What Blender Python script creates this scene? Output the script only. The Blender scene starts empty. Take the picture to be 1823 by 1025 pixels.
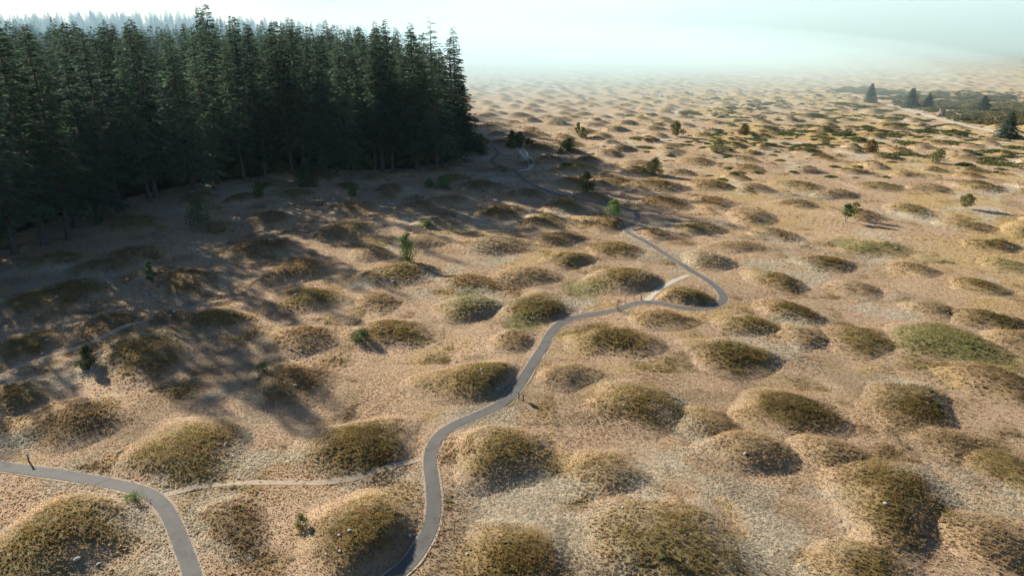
import bpy, math, random
import numpy as np
R = math.radians
rng = np.random.default_rng(11)
random.seed(5)
sc = bpy.context.scene
col = sc.collection

# ------------------------------------------------------------------ camera
PW, PH, FPX, YH, HC = 1823, 1025, 1215.0, 70.0, 36.0
PITCH = math.atan((512.5 - YH) / FPX)
cam = bpy.data.cameras.new("camera"); camo = bpy.data.objects.new("camera", cam); col.objects.link(camo)
cam.sensor_width = 36.0; cam.lens = 36.0 * FPX / PW; cam.clip_start = 0.5; cam.clip_end = 20000
camo.location = (0, 0, HC); camo.rotation_euler = (math.pi / 2 - PITCH, 0, 0)
sc.camera = camo

# ------------------------------------------------------------------ sky, sun, exposure
SUN_EL = R(21.5)
SUN_DIR = np.array([-0.72, 0.69]); SUN_DIR /= np.linalg.norm(SUN_DIR)      # ground direction towards the sun
w = bpy.data.worlds.new("World"); sc.world = w; w.use_nodes = True
nt = w.node_tree; bg = nt.nodes["Background"]
sky = nt.nodes.new("ShaderNodeTexSky"); sky.sky_type = 'NISHITA'; sky.sun_disc = False
sky.sun_elevation = SUN_EL
sky.sun_rotation = math.atan2(SUN_DIR[0], SUN_DIR[1])
sky.altitude = 50; sky.air_density = 0.8; sky.dust_density = 0.5; sky.ozone_density = 3.0
nt.links.new(sky.outputs[0], bg.inputs[0]); bg.inputs[1].default_value = 0.05
sl = bpy.data.lights.new("sun", 'SUN'); so = bpy.data.objects.new("sun", sl); col.objects.link(so)
sl.energy = 5.0; sl.angle = R(0.6); sl.color = (1.0, 0.925, 0.79)
d3 = np.array([SUN_DIR[0] * math.cos(SUN_EL), SUN_DIR[1] * math.cos(SUN_EL), math.sin(SUN_EL)])
from mathutils import Vector, Matrix
so.rotation_euler = Vector(d3).to_track_quat('Z', 'Y').to_euler()
so.location = (-200, 200, 200)
vs = sc.view_settings
vs.view_transform = 'Standard'; vs.look = 'None'; vs.exposure = 1.12; vs.gamma = 1.0; vs.use_curve_mapping = False
sc.cycles.max_bounces = 5; sc.cycles.diffuse_bounces = 1; sc.cycles.transparent_max_bounces = 64
sc.cycles.volume_bounces = 2; sc.cycles.transmission_bounces = 2
sc.cycles.use_denoising = True
sc.render.use_persistent_data = False

# ------------------------------------------------------------------ helpers
def g2(px, py, z=0.0):
    """pixel of the photograph -> point on the level z (camera model above)"""
    px = np.asarray(px, float); py = np.asarray(py, float)
    a0 = (px - PW / 2) / FPX; a1 = -(py - PH / 2) / FPX
    dy = math.cos(PITCH) + a1 * math.sin(PITCH); dz = -math.sin(PITCH) + a1 * math.cos(PITCH)
    t = (z - HC) / dz
    return a0 * t, dy * t, t

def ppm(px, py):
    return FPX / g2(px, py)[2]

def hash2(ix, iy, s):
    n = (ix.astype(np.int64) * 374761393 + iy.astype(np.int64) * 668265263 + s * 974711) & 0x7fffffff
    n = ((n ^ (n >> 13)) * 1274126177) & 0x7fffffff
    n = (n ^ (n >> 16)) & 0xffff
    return n.astype(np.float32) / 65535.0

def vnoise(x, y, sc_, s=0):
    x = np.asarray(x, np.float64) / sc_ + 1000.3; y = np.asarray(y, np.float64) / sc_ + 1000.7
    ix = np.floor(x); iy = np.floor(y); fx = (x - ix).astype(np.float32); fy = (y - iy).astype(np.float32)
    fx = fx * fx * (3 - 2 * fx); fy = fy * fy * (3 - 2 * fy)
    a = hash2(ix, iy, s); b = hash2(ix + 1, iy, s); c = hash2(ix, iy + 1, s); d = hash2(ix + 1, iy + 1, s)
    return (a + (b - a) * fx) * (1 - fy) + (c + (d - c) * fx) * fy

def fbm(x, y, sc_, s=0, o=3):
    v = 0; a = 1.0; t = 0
    for k in range(o):
        v = v + a * vnoise(x, y, sc_ / 2 ** k, s + 17 * k); t += a; a *= 0.5
    return v / t

def sstep(a, b, x):
    t = np.clip((x - a) / (b - a), 0, 1)
    return t * t * (3 - 2 * t)

def tag(o, label=None, cat=None, group=None, kind=None):
    if label: o["label"] = label
    if cat: o["category"] = cat
    if group: o["group"] = group
    if kind: o["kind"] = kind
    return o

def mesh_data(name, V, F, mats=(), smooth=False, colors=None):
    V = np.asarray(V, np.float32); F = np.asarray(F, np.int32)
    me = bpy.data.meshes.new(name)
    n = F.shape[1]
    me.vertices.add(len(V)); me.vertices.foreach_set("co", V.ravel())
    me.loops.add(F.size); me.loops.foreach_set("vertex_index", F.ravel())
    me.polygons.add(len(F)); me.polygons.foreach_set("loop_start", np.arange(0, F.size, n, dtype=np.int32))
    me.update(calc_edges=True)
    for m in mats: me.materials.append(m)
    me.polygons.foreach_set("use_smooth", np.full(len(F), smooth, bool))
    if colors is not None:
        at = me.color_attributes.new("col", 'FLOAT_COLOR', 'POINT')
        c4 = np.ones((len(V), 4), np.float32); c4[:, :3] = colors
        at.data.foreach_set("color", c4.ravel())
    return me

def obj(name, me, parent=None, loc=None, rz=0.0):
    o = bpy.data.objects.new(name, me); col.objects.link(o)
    if parent is not None: o.parent = parent
    if loc is not None: o.location = loc
    if rz: o.rotation_euler = (0, 0, rz)
    return o

def empty(name, loc=(0, 0, 0), rz=0.0, s=1.0):
    o = bpy.data.objects.new(name, None); col.objects.link(o)
    o.location = loc; o.rotation_euler = (0, 0, rz); o.scale = (s, s, s) if np.isscalar(s) else s
    o.empty_display_size = 0.2
    return o

class MB:
    """collects quads and builds one mesh"""
    def __init__(s): s.v = []; s.f = []
    def box(s, c, size, rot=None):
        x, y, z = [k / 2 for k in size]; i = len(s.v)
        for sx, sy, sz in ((-1,-1,-1),(1,-1,-1),(1,1,-1),(-1,1,-1),(-1,-1,1),(1,-1,1),(1,1,1),(-1,1,1)):
            p = Vector((sx * x, sy * y, sz * z))
            if rot is not None: p = rot @ p
            s.v.append((p.x + c[0], p.y + c[1], p.z + c[2]))
        for q in ((0,3,2,1),(4,5,6,7),(0,1,5,4),(1,2,6,5),(2,3,7,6),(3,0,4,7)):
            s.f.append([i + k for k in q])
        return s
    def bar(s, a, b, wx, wz):
        a = Vector(a); b = Vector(b); d = b - a
        rot = d.to_track_quat('Y', 'Z').to_matrix()
        return s.box((a + b) / 2, (wx, d.length, wz), rot)
    def tube(s, pts, rads, n=8):
        i = len(s.v); m = len(pts)
        for k, (p, r) in enumerate(zip(pts, rads)):
            p = Vector(p)
            d = Vector(pts[min(k + 1, m - 1)]) - Vector(pts[max(k - 1, 0)])
            q = d.to_track_quat('Z', 'Y').to_matrix() if d.length > 1e-6 else Matrix.Identity(3)
            for j in range(n):
                a = 2 * math.pi * j / n
                u = q @ Vector((r * math.cos(a), r * math.sin(a), 0)) + p
                s.v.append(tuple(u))
        for k in range(m - 1):
            for j in range(n):
                j2 = (j + 1) % n
                s.f.append([i + k * n + j, i + k * n + j2, i + (k + 1) * n + j2, i + (k + 1) * n + j])
        return s
    def data(s, name, mat, smooth=False): return mesh_data(name, s.v, s.f, [mat], smooth)

# ------------------------------------------------------------------ materials
def newmat(name):
    m = bpy.data.materials.new(name); m.use_nodes = True
    n = m.node_tree.nodes; n.clear()
    out = n.new("ShaderNodeOutputMaterial")
    return m, n, m.node_tree.links, out

def ramp(n, stops, interp='LINEAR'):
    r = n.new("ShaderNodeValToRGB"); e = r.color_ramp.elements
    r.color_ramp.interpolation = interp
    e[0].position, e[0].color = stops[0][0], (*stops[0][1], 1)
    e[1].position, e[1].color = stops[-1][0], (*stops[-1][1], 1)
    for p, c in stops[1:-1]:
        k = e.new(p); k.color = (*c, 1)
    return r

def noise(n, l, vec, scale, detail=4, rough=0.6):
    t = n.new("ShaderNodeTexNoise"); t.inputs["Scale"].default_value = scale
    t.inputs["Detail"].default_value = detail; t.inputs["Roughness"].default_value = rough
    l.new(vec, t.inputs["Vector"]); return t

def mixc(n, l, a, b, fac, mode='MIX'):
    m = n.new("ShaderNodeMix"); m.data_type = 'RGBA'; m.blend_type = mode
    for s, v in ((m.inputs[6], a), (m.inputs[7], b), (m.inputs[0], fac)):
        if hasattr(v, "is_linked"): l.new(v, s)
        elif isinstance(v, tuple): s.default_value = (*v, 1)
        else: s.default_value = v
    return m.outputs[2]

def mat_ground():
    m, n, l, out = newmat("ground_cover")
    at = n.new("ShaderNodeAttribute"); at.attribute_name = "col"
    geo = n.new("ShaderNodeNewGeometry")
    n1 = noise(n, l, geo.outputs["Position"], 2.2, 6, 0.75)
    n2 = noise(n, l, geo.outputs["Position"], 11.0, 3, 0.7)
    r1 = ramp(n, [(0.30, (0.62, 0.60, 0.58)), (0.52, (1, 1, 1)), (0.72, (1.28, 1.27, 1.22))]); l.new(n1.outputs[0], r1.inputs[0])
    r2 = ramp(n, [(0.32, (0.55, 0.52, 0.50)), (0.5, (1, 1, 1)), (0.70, (1.35, 1.34, 1.3))]); l.new(n2.outputs[0], r2.inputs[0])
    c = mixc(n, l, at.outputs["Color"], r1.outputs[0], 1.0, 'MULTIPLY')
    c = mixc(n, l, c, r2.outputs[0], 1.0, 'MULTIPLY')
    p = n.new("ShaderNodeBsdfPrincipled"); p.inputs["Roughness"].default_value = 0.95
    p.inputs["Specular IOR Level"].default_value = 0.1
    l.new(c, p.inputs["Base Color"])
    ad = n.new("ShaderNodeMath"); ad.operation = 'ADD'; l.new(n1.outputs[0], ad.inputs[0]); l.new(n2.outputs[0], ad.inputs[1])
    b = n.new("ShaderNodeBump"); b.inputs["Strength"].default_value = 0.9; b.inputs["Distance"].default_value = 0.16
    l.new(ad.outputs[0], b.inputs["Height"]); l.new(b.outputs[0], p.inputs["Normal"])
    l.new(p.outputs[0], out.inputs[0]); return m

def mat_inst(name, trans=0.35, rough=0.9):
    """plant material: colour comes from each plant's own attribute"""
    m, n, l, out = newmat(name)
    at = n.new("ShaderNodeAttribute"); at.attribute_type = 'INSTANCER'; at.attribute_name = "tint"
    d = n.new("ShaderNodeBsdfDiffuse"); t = n.new("ShaderNodeBsdfTranslucent"); mx = n.new("ShaderNodeMixShader")
    l.new(at.outputs["Color"], d.inputs[0]); l.new(at.outputs["Color"], t.inputs[0])
    mx.inputs[0].default_value = trans
    l.new(d.outputs[0], mx.inputs[1]); l.new(t.outputs[0], mx.inputs[2]); l.new(mx.outputs[0], out.inputs[0]); return m

def mat_leaf(name, c1, c2, trans=0.25, jitter=0.35):
    """foliage with variation inside the crown and between plants"""
    m, n, l, out = newmat(name)
    tc = n.new("ShaderNodeTexCoord"); oi = n.new("ShaderNodeObjectInfo")
    ns = noise(n, l, tc.outputs["Object"], 0.9, 4, 0.7)
    r = ramp(n, [(0.3, c1), (0.7, c2)]); l.new(ns.outputs[0], r.inputs[0])
    mr = n.new("ShaderNodeMapRange"); mr.inputs[3].default_value = 1 - jitter; mr.inputs[4].default_value = 1 + jitter
    l.new(oi.outputs["Random"], mr.inputs[0])
    cb = n.new("ShaderNodeCombineColor")
    for k in range(3): l.new(mr.outputs[0], cb.inputs[k])
    c = mixc(n, l, r.outputs[0], cb.outputs[0], 1.0, 'MULTIPLY')
    d = n.new("ShaderNodeBsdfDiffuse"); t = n.new("ShaderNodeBsdfTranslucent"); mx = n.new("ShaderNodeMixShader")
    l.new(c, d.inputs[0]); l.new(c, t.inputs[0]); mx.inputs[0].default_value = trans
    l.new(d.outputs[0], mx.inputs[1]); l.new(t.outputs[0], mx.inputs[2]); l.new(mx.outputs[0], out.inputs[0]); return m

def mat_noise(name, stops, scale, rough=0.85, bump=0.3, dist=0.02, stretch=None, spec=0.3):
    m, n, l, out = newmat(name)
    tc = n.new("ShaderNodeTexCoord"); vec = tc.outputs["Object"]
    if stretch:
        mp = n.new("ShaderNodeMapping"); mp.inputs["Scale"].default_value = stretch; l.new(vec, mp.inputs[0]); vec = mp.outputs[0]
    ns = noise(n, l, vec, scale, 6, 0.7)
    r = ramp(n, stops); l.new(ns.outputs[0], r.inputs[0])
    p = n.new("ShaderNodeBsdfPrincipled"); p.inputs["Roughness"].default_value = rough; p.inputs["Specular IOR Level"].default_value = spec
    l.new(r.outputs[0], p.inputs["Base Color"])
    b = n.new("ShaderNodeBump"); b.inputs["Strength"].default_value = bump; b.inputs["Distance"].default_value = dist
    l.new(ns.outputs[0], b.inputs["Height"]); l.new(b.outputs[0], p.inputs["Normal"])
    l.new(p.outputs[0], out.inputs[0]); return m

def mat_asphalt():
    m, n, l, out = newmat("asphalt")
    geo = n.new("ShaderNodeNewGeometry")
    a = noise(n, l, geo.outputs["Position"], 0.7, 5, 0.65); b = noise(n, l, geo.outputs["Position"], 40, 2, 0.6)
    r = ramp(n, [(0.30, (0.088, 0.085, 0.078)), (0.48, (0.134, 0.129, 0.118)), (0.62, (0.146, 0.140, 0.127)), (0.75, (0.175, 0.165, 0.150))]); l.new(a.outputs[0], r.inputs[0])
    r2 = ramp(n, [(0.3, (0.75, 0.75, 0.75)), (0.7, (1.2, 1.2, 1.2))]); l.new(b.outputs[0], r2.inputs[0])
    c = mixc(n, l, r.outputs[0], r2.outputs[0], 1.0, 'MULTIPLY')
    p = n.new("ShaderNodeBsdfPrincipled"); p.inputs["Roughness"].default_value = 0.85; p.inputs["Specular IOR Level"].default_value = 0.25
    l.new(c, p.inputs["Base Color"])
    bm = n.new("ShaderNodeBump"); bm.inputs["Strength"].default_value = 0.3; bm.inputs["Distance"].default_value = 0.01
    l.new(b.outputs[0], bm.inputs["Height"]); l.new(bm.outputs[0], p.inputs["Normal"])
    l.new(p.outputs[0], out.inputs[0]); return m

M_ground = mat_ground()
M_grass = mat_inst("grass_blades", 0.5)
M_asph = mat_asphalt()
M_crack = mat_noise("crack_fill", [(0.3, (0.045, 0.045, 0.045)), (0.7, (0.09, 0.085, 0.08))], 30)
M_dirt = mat_noise("trodden_dirt", [(0.3, (0.36, 0.275, 0.185)), (0.7, (0.54, 0.43, 0.31))], 3.0, 0.95, 0.5, 0.05)
M_gravel = mat_noise("pale_gravel", [(0.3, (0.42, 0.36, 0.28)), (0.7, (0.62, 0.56, 0.47))], 5.0, 0.95, 0.5, 0.05)
M_verge = mat_noise("dusty_verge", [(0.3, (0.26, 0.20, 0.135)), (0.55, (0.42, 0.34, 0.25)), (0.75, (0.60, 0.54, 0.45))], 5.0, 0.95, 0.6, 0.05)
M_fir = mat_leaf("fir_needles", (0.060, 0.105, 0.066), (0.130, 0.190, 0.112), 0.40, 0.4)
M_firb = mat_leaf("fir_needles_blue", (0.055, 0.095, 0.066), (0.110, 0.165, 0.112), 0.40, 0.3)
M_firdead = mat_leaf("dry_needles", (0.16, 0.11, 0.075), (0.24, 0.165, 0.11), 0.15, 0.1)
M_bark = mat_noise("bark", [(0.3, (0.06, 0.050, 0.043)), (0.7, (0.15, 0.13, 0.115))], 2.0, 0.95, 0.8, 0.06, (3, 3, 0.5))
M_bark2 = mat_noise("pale_bark", [(0.3, (0.16, 0.13, 0.10)), (0.7, (0.30, 0.26, 0.21))], 3.0, 0.95, 0.6, 0.03, (3, 3, 0.6))
M_green = mat_leaf("bright_leaves", (0.12, 0.19, 0.06), (0.22, 0.30, 0.11), 0.35, 0.2)
M_olive = mat_leaf("olive_leaves", (0.17, 0.175, 0.065), (0.28, 0.265, 0.115), 0.35, 0.2)
M_darkleaf = mat_leaf("dark_leaves", (0.065, 0.095, 0.04), (0.13, 0.16, 0.065), 0.3, 0.2)
M_broom = mat_leaf("broom_leaves", (0.14, 0.135, 0.062), (0.25, 0.22, 0.11), 0.25, 0.25)
M_juniper = mat_leaf("low_evergreen_leaves", (0.085, 0.110, 0.035), (0.17, 0.185, 0.062), 0.25, 0.25)
M_rust = mat_leaf("brown_leaves", (0.17, 0.115, 0.05), (0.26, 0.19, 0.08), 0.3, 0.2)
M_rock = mat_noise("pale_rock", [(0.3, (0.28, 0.27, 0.26)), (0.7, (0.56, 0.54, 0.50))], 4.0, 0.9, 0.6, 0.05)
M_wood = mat_noise("sun_brightened_wood", [(0.3, (0.58, 0.54, 0.49)), (0.7, (0.76, 0.72, 0.66))], 6.0, 0.85, 0.3, 0.01, (1, 8, 8))  # colour brightened to stand in for a sun streak on the hand rails
M_conc = mat_noise("pale_concrete", [(0.3, (0.42, 0.41, 0.39)), (0.7, (0.58, 0.56, 0.53))], 3.0, 0.9, 0.3, 0.01)
M_stump = mat_noise("weathered_stump_wood", [(0.3, (0.14, 0.09, 0.065)), (0.55, (0.27, 0.19, 0.14)), (0.8, (0.50, 0.43, 0.36))], 1.6, 0.9, 0.8, 0.08, (2, 2, 0.4))
M_dmetal = mat_noise("dark_metal", [(0.3, (0.035, 0.04, 0.035)), (0.7, (0.07, 0.075, 0.065))], 8.0, 0.6, 0.1, 0.005)
M_panel = mat_noise("panel_back", [(0.3, (0.30, 0.31, 0.20)), (0.7, (0.42, 0.42, 0.30))], 4.0, 0.6, 0.1, 0.005)
M_white = mat_noise("white_plate", [(0.3, (0.70, 0.74, 0.74)), (0.7, (0.82, 0.85, 0.85))], 4.0, 0.5, 0.05, 0.005)

# ------------------------------------------------------------------ paths (photograph pixels -> ground)
def line(pix, step=0.5):
    x, y, _ = g2([p[0] for p in pix], [p[1] for p in pix])
    P = np.stack([x, y], 1)
    for _ in range(2):      # corner cutting keeps the bends round
        Q = [P[:1]]
        for a, b in zip(P[:-1], P[1:]): Q.append(np.stack([a * .75 + b * .25, a * .25 + b * .75]))
        Q.append(P[-1:]); P = np.concatenate(Q)
    s = np.concatenate([[0], np.cumsum(np.linalg.norm(np.diff(P, axis=0), axis=1))])
    t = np.arange(0, s[-1], step)
    return np.stack([np.interp(t, s, P[:, 0]), np.interp(t, s, P[:, 1])], 1)

MAIN = line([(640,1085),(690,1035),(725,1008),(751,972),(768,935),(773,900),(770,860),(764,820),(769,792),(786,769),(815,752),(850,739),
             (885,724),(912,703),(932,675),(950,645),(968,615),(980,590),(1000,572),(1030,562),(1070,557),(1105,551),(1125,543),(1150,539),
             (1180,543),(1210,550),(1245,552),(1275,546),(1290,533),(1284,518),(1262,500),(1235,485),(1205,466),(1180,448),(1155,432),(1130,420),
             (1113,411),(1121,402),(1135,391),(1135,380),(1120,373),(1090,367),(1050,361),(1010,352),(975,341),(945,328),(926,313),(912,301),(890,296),(872,288),(878,281),(888,275),(880,264),(872,258)])
LEFT = line([(-90,820),(-30,826),(0,830),(60,838),(120,846),(180,857),(230,868),(265,880),(290,900),(308,930),(322,965),(335,1000),(346,1035),(356,1090)])
TR_A = line([(292,884),(340,873),(390,864),(450,859),(520,859),(590,857),(640,853),(680,841),(715,827),(752,815)])
TR_B = line([(1148,541),(1165,523),(1185,508),(1205,498),(1228,489)])
TR_C = line([(-60,700),(0,668),(50,645),(100,630),(150,618),(210,598),(270,572),(330,550),(380,538),(430,528)])
TR_D = line([(1540,172),(1565,181),(1600,192),(1640,203),(1690,216),(1740,228),(1800,240),(1860,250),(1960,268)], 1.5)
TR_E = line([(1200,206),(1205,200),(1203,194),(1200,190),(1178,184),(1173,176),(1178,168)], 1.5)
RAMP = line([(923,305),(932,303),(941,301),(948,298)], 0.5)
W_PATH = 1.18

# ------------------------------------------------------------------ mounds: (x, y, half width in px, look)
# looks: o olive, d dark shrubs, b brown, s straw, g green, r rust
ML = [(110,945,140,'o'),(655,945,128,'d'),(405,925,72,'b'),(912,985,112,'d'),(1195,958,150,'o'),(1585,880,125,'o'),(1545,1020,110,'o'),
(310,798,120,'o'),(645,783,108,'d'),(885,798,98,'o'),(1325,795,78,'s'),(1405,728,95,'d'),(1615,712,92,'d'),(1140,715,92,'o'),(838,670,92,'o'),
(515,672,84,'b'),(690,585,76,'d'),(1300,625,78,'d'),(1090,598,74,'d'),(915,597,50,'b'),(1770,672,85,'b'),(1680,603,98,'g'),(1525,597,68,'o'),
(1752,562,58,'d'),(1402,545,55,'d'),(1325,572,52,'o'),(1180,563,56,'b'),(1222,527,62,'o'),(958,540,74,'d'),(830,540,60,'g'),(535,597,64,'b'),
(372,565,62,'o'),(255,622,100,'o'),(550,525,70,'o'),(190,575,72,'b'),(40,610,66,'o'),(125,510,68,'o'),(335,494,76,'b'),(710,480,66,'o'),
(525,475,66,'b'),(838,494,56,'r'),(928,485,62,'s'),(1112,496,74,'o'),(1250,458,56,'s'),(1095,438,55,'o'),(1008,458,45,'o'),(880,430,62,'s'),
(750,424,40,'s'),(612,406,60,'o'),(468,436,62,'b'),(780,393,46,'s'),(885,374,52,'d'),(995,420,46,'b'),(970,389,46,'o'),(1078,393,56,'r'),
(1160,411,40,'b'),(1240,399,48,'o'),(1180,358,50,'r'),(1000,365,46,'o'),(1040,352,54,'d'),(742,363,46,'b'),(625,366,46,'b'),(1375,492,54,'o'),
(1470,463,50,'d'),(1518,508,48,'s'),(1560,438,56,'g'),(1742,505,48,'o'),(1628,472,40,'s'),(1762,432,44,'d'),(1722,400,44,'o'),(1620,370,46,'o'),
(1532,379,44,'b'),(1380,411,46,'b'),(1340,381,50,'s'),(1305,432,46,'s'),(1412,357,40,'b'),(1345,331,36,'b'),(1262,327,42,'o'),(1165,330,58,'d'),
(1090,318,45,'b'),(1022,298,42,'o'),(1240,285,36,'b'),(1188,268,36,'s'),(1140,290,36,'b'),(1330,297,36,'o'),(1420,325,40,'o'),(1485,342,38,'s'),
(1560,329,40,'o'),(1655,333,42,'s'),(1732,328,46,'o'),(1800,470,50,'g'),(1810,600,60,'s'),(670,527,45,'b'),(660,445,42,'s'),(1690,780,70,'s'),
(1080,825,70,'s'),(1000,660,60,'s'),(390,402,58,'b'),(230,395,60,'o'),(90,460,62,'o'),(240,452,60,'b'),(60,530,60,'o'),(480,385,52,'b'),
(120,740,95,'b'),(20,700,70,'o'),(350,350,45,'b'),(520,345,44,'o'),(860,330,50,'b'),(930,345,46,'b'),(690,335,44,'b'),(800,352,44,'b'),
(1270,355,44,'r'),(430,350,40,'b'),(180,470,55,'b'),(1430,590,40,'s'),(1660,545,45,'s'),(1250,745,45,'s'),(1480,800,55,'s'),(1790,830,80,'o'),(1760,960,90,'s'),
(300,560,50,'b'),(900,300,36,'d'),(885,255,40,'d'),(960,262,40,'d'),(945,238,38,'r'),(880,222,36,'d'),(1030,232,34,'r'),(925,205,30,'d'),(990,212,30,'b'),(1010,255,34,'o')]
LOOK = {'o': ((0.325,0.240,0.092), 0.95, 0.30), 'd': ((0.255,0.185,0.072), 1.0, 0.8), 'b': ((0.310,0.210,0.100), 0.9, 0.2),
        's': ((0.400,0.290,0.145), 0.75, 0.06), 'g': ((0.260,0.230,0.085), 0.9, 0.08), 'r': ((0.330,0.205,0.085), 0.95, 0.25)}
mounds = []       # x, y, radius, height, look, elongation, angle, photo px
for (px, py, hw, lk) in ML:
    x, y, t = g2(px, py, 0.7)
    r = hw / (FPX / t) * 1.17
    r = min(max(r, 4.2), 9.0)
    mounds.append([float(x), float(y), r, 0.200 * r * random.uniform(.74, 1.12), lk, random.uniform(.85, 1.15), random.uniform(0, 3.14), (px, py)])
mounds[21][3] *= .5; mounds[65][3] *= .6
n_hand = len(mounds)
cell = {}
def key(x, y): return (int(math.floor(x / 14)), int(math.floor(y / 14)))
for i, m in enumerate(mounds): cell.setdefault(key(m[0], m[1]), []).append(i)
def clash(x, y, d):
    kx, ky = key(x, y)
    for a in (-1, 0, 1):
        for b in (-1, 0, 1):
            for i in cell.get((kx + a, ky + b), ()):
                if (mounds[i][0] - x) ** 2 + (mounds[i][1] - y) ** 2 < (d + 0.5 * mounds[i][2]) ** 2: return True
    return False
allp = np.concatenate([MAIN, LEFT, TR_B, TR_D])
cands = []
yy = 22.0
while yy < 1250:
    half = 0.84 * yy + 25
    xx = -half
    while xx < half:
        cands.append((xx + random.uniform(-6, 6), yy + random.uniform(-6, 6))); xx += 10.5
    yy += 10.5
random.shuffle(cands)
for (x, y) in cands:
    inframe = abs(x) < 0.78 * y * 0.97 and y < 165
    if inframe: continue
    if clash(x, y, 7.0 + random.uniform(0, 1.5)): continue
    if y < 350 and np.min(np.hypot(allp[:, 0] - x, allp[:, 1] - y)) < 4.5: continue
    fade = 1.0 if y < 330 else 0.85
    r = random.uniform(4.2, 6.8)
    lk = random.choice('obbrdsods') if x > 0.2 * y else random.choice('obdrb')
    h = (0.30 if x < 0.25 * y else 0.24) * r * random.uniform(.65, 1.15)
    cell.setdefault(key(x, y), []).append(len(mounds))
    mounds.append([x, y, r, h, lk, random.uniform(.85, 1.2), random.uniform(0, 3.14), None])

# ------------------------------------------------------------------ terrain fields
def base_h(x, y):
    h = 0.5 * (fbm(x, y, 60, 3, 2) - 0.5) + 0.55 * (fbm(x, y, 13, 5, 2) - 0.5)
    d2 = ((x + 620) / 520) ** 2 + ((y - 1150) / 420) ** 2
    h = h + 42 * np.exp(-d2 * 1.4)
    return h

LEE = (0.80, -0.60)      # side of the mounds given the denser growth
class Field:
    def __init__(s, x0, x1, y0, y1, d):
        s.x0, s.y0, s.d = x0, y0, d
        s.nx = int((x1 - x0) / d) + 1; s.ny = int((y1 - y0) / d) + 1
        s.h = np.zeros((s.ny, s.nx), np.float32); s.v = np.zeros_like(s.h); s.s = np.zeros_like(s.h)
        s.c = np.zeros((s.ny, s.nx, 3), np.float32)
        s.p = np.full((s.ny, s.nx), 99.0, np.float32)
    def inside(s, x, y): return (x > s.x0) & (x < s.x0 + (s.nx - 2) * s.d) & (y > s.y0) & (y < s.y0 + (s.ny - 2) * s.d)
    def add_line(s, P, wid, reach=4.0):
        for (x, y) in P[::2]:
            i0 = int((x - reach - s.x0) / s.d); i1 = int((x + reach - s.x0) / s.d) + 1
            j0 = int((y - reach - s.y0) / s.d); j1 = int((y + reach - s.y0) / s.d) + 1
            i0, j0 = max(i0, 0), max(j0, 0); i1, j1 = min(i1, s.nx), min(j1, s.ny)
            if i1 <= i0 or j1 <= j0: continue
            X = s.x0 + np.arange(i0, i1) * s.d; Y = s.y0 + np.arange(j0, j1) * s.d
            D = np.sqrt((X[None] - x) ** 2 + (Y[:, None] - y) ** 2) - wid / 2
            s.p[j0:j1, i0:i1] = np.minimum(s.p[j0:j1, i0:i1], D)
    def add_mound(s, k, m):
        x, y, r, h, lk, el, an, _ = m
        R_ = r * 1.3
        i0 = int((x - R_ - s.x0) / s.d); i1 = int((x + R_ - s.x0) / s.d) + 2
        j0 = int((y - R_ - s.y0) / s.d); j1 = int((y + R_ - s.y0) / s.d) + 2
        i0, j0 = max(i0, 0), max(j0, 0); i1, j1 = min(i1, s.nx), min(j1, s.ny)
        if i1 <= i0 or j1 <= j0: return
        X = (s.x0 + np.arange(i0, i1) * s.d)[None]; Y = (s.y0 + np.arange(j0, j1) * s.d)[:, None]
        X, Y = np.broadcast_arrays(X, Y)
        P = prof(m, X, Y)
        pd = s.p[j0:j1, i0:i1]
        P = P * sstep(0.0, 2.6, pd)
        s.h[j0:j1, i0:i1] = np.maximum(s.h[j0:j1, i0:i1], P * h)
        c, a, sh = LOOK[lk]
        nz = fbm(X, Y, 2.6, k, 4)
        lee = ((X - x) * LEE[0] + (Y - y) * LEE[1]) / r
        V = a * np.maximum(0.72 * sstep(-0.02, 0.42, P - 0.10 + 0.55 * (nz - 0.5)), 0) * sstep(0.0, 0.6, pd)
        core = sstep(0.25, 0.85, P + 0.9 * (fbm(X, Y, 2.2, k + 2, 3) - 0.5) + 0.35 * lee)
        V = np.maximum(V, a * core * sstep(0.0, 0.6, pd))
        old = s.v[j0:j1, i0:i1]; win = V > old
        s.v[j0:j1, i0:i1] = np.where(win, V, old)
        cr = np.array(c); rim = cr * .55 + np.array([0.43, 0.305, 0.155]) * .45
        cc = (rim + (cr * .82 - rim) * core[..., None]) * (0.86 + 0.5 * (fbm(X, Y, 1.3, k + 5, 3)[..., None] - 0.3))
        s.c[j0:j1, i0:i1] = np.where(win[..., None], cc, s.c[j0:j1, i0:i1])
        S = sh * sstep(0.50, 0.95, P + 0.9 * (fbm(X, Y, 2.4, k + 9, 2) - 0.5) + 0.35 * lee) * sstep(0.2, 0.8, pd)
        s.s[j0:j1, i0:i1] = np.maximum(s.s[j0:j1, i0:i1], S)
    def samp(s, F, x, y):
        u = np.clip((x - s.x0) / s.d, 0, s.nx - 1.001); v = np.clip((y - s.y0) / s.d, 0, s.ny - 1.001)
        i = u.astype(int); j = v.astype(int); fu = (u - i); fv = (v - j)
        if F.ndim == 3: fu = fu[..., None]; fv = fv[..., None]
        return (F[j, i] * (1 - fu) + F[j, i + 1] * fu) * (1 - fv) + (F[j + 1, i] * (1 - fu) + F[j + 1, i + 1] * fu) * fv

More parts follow.
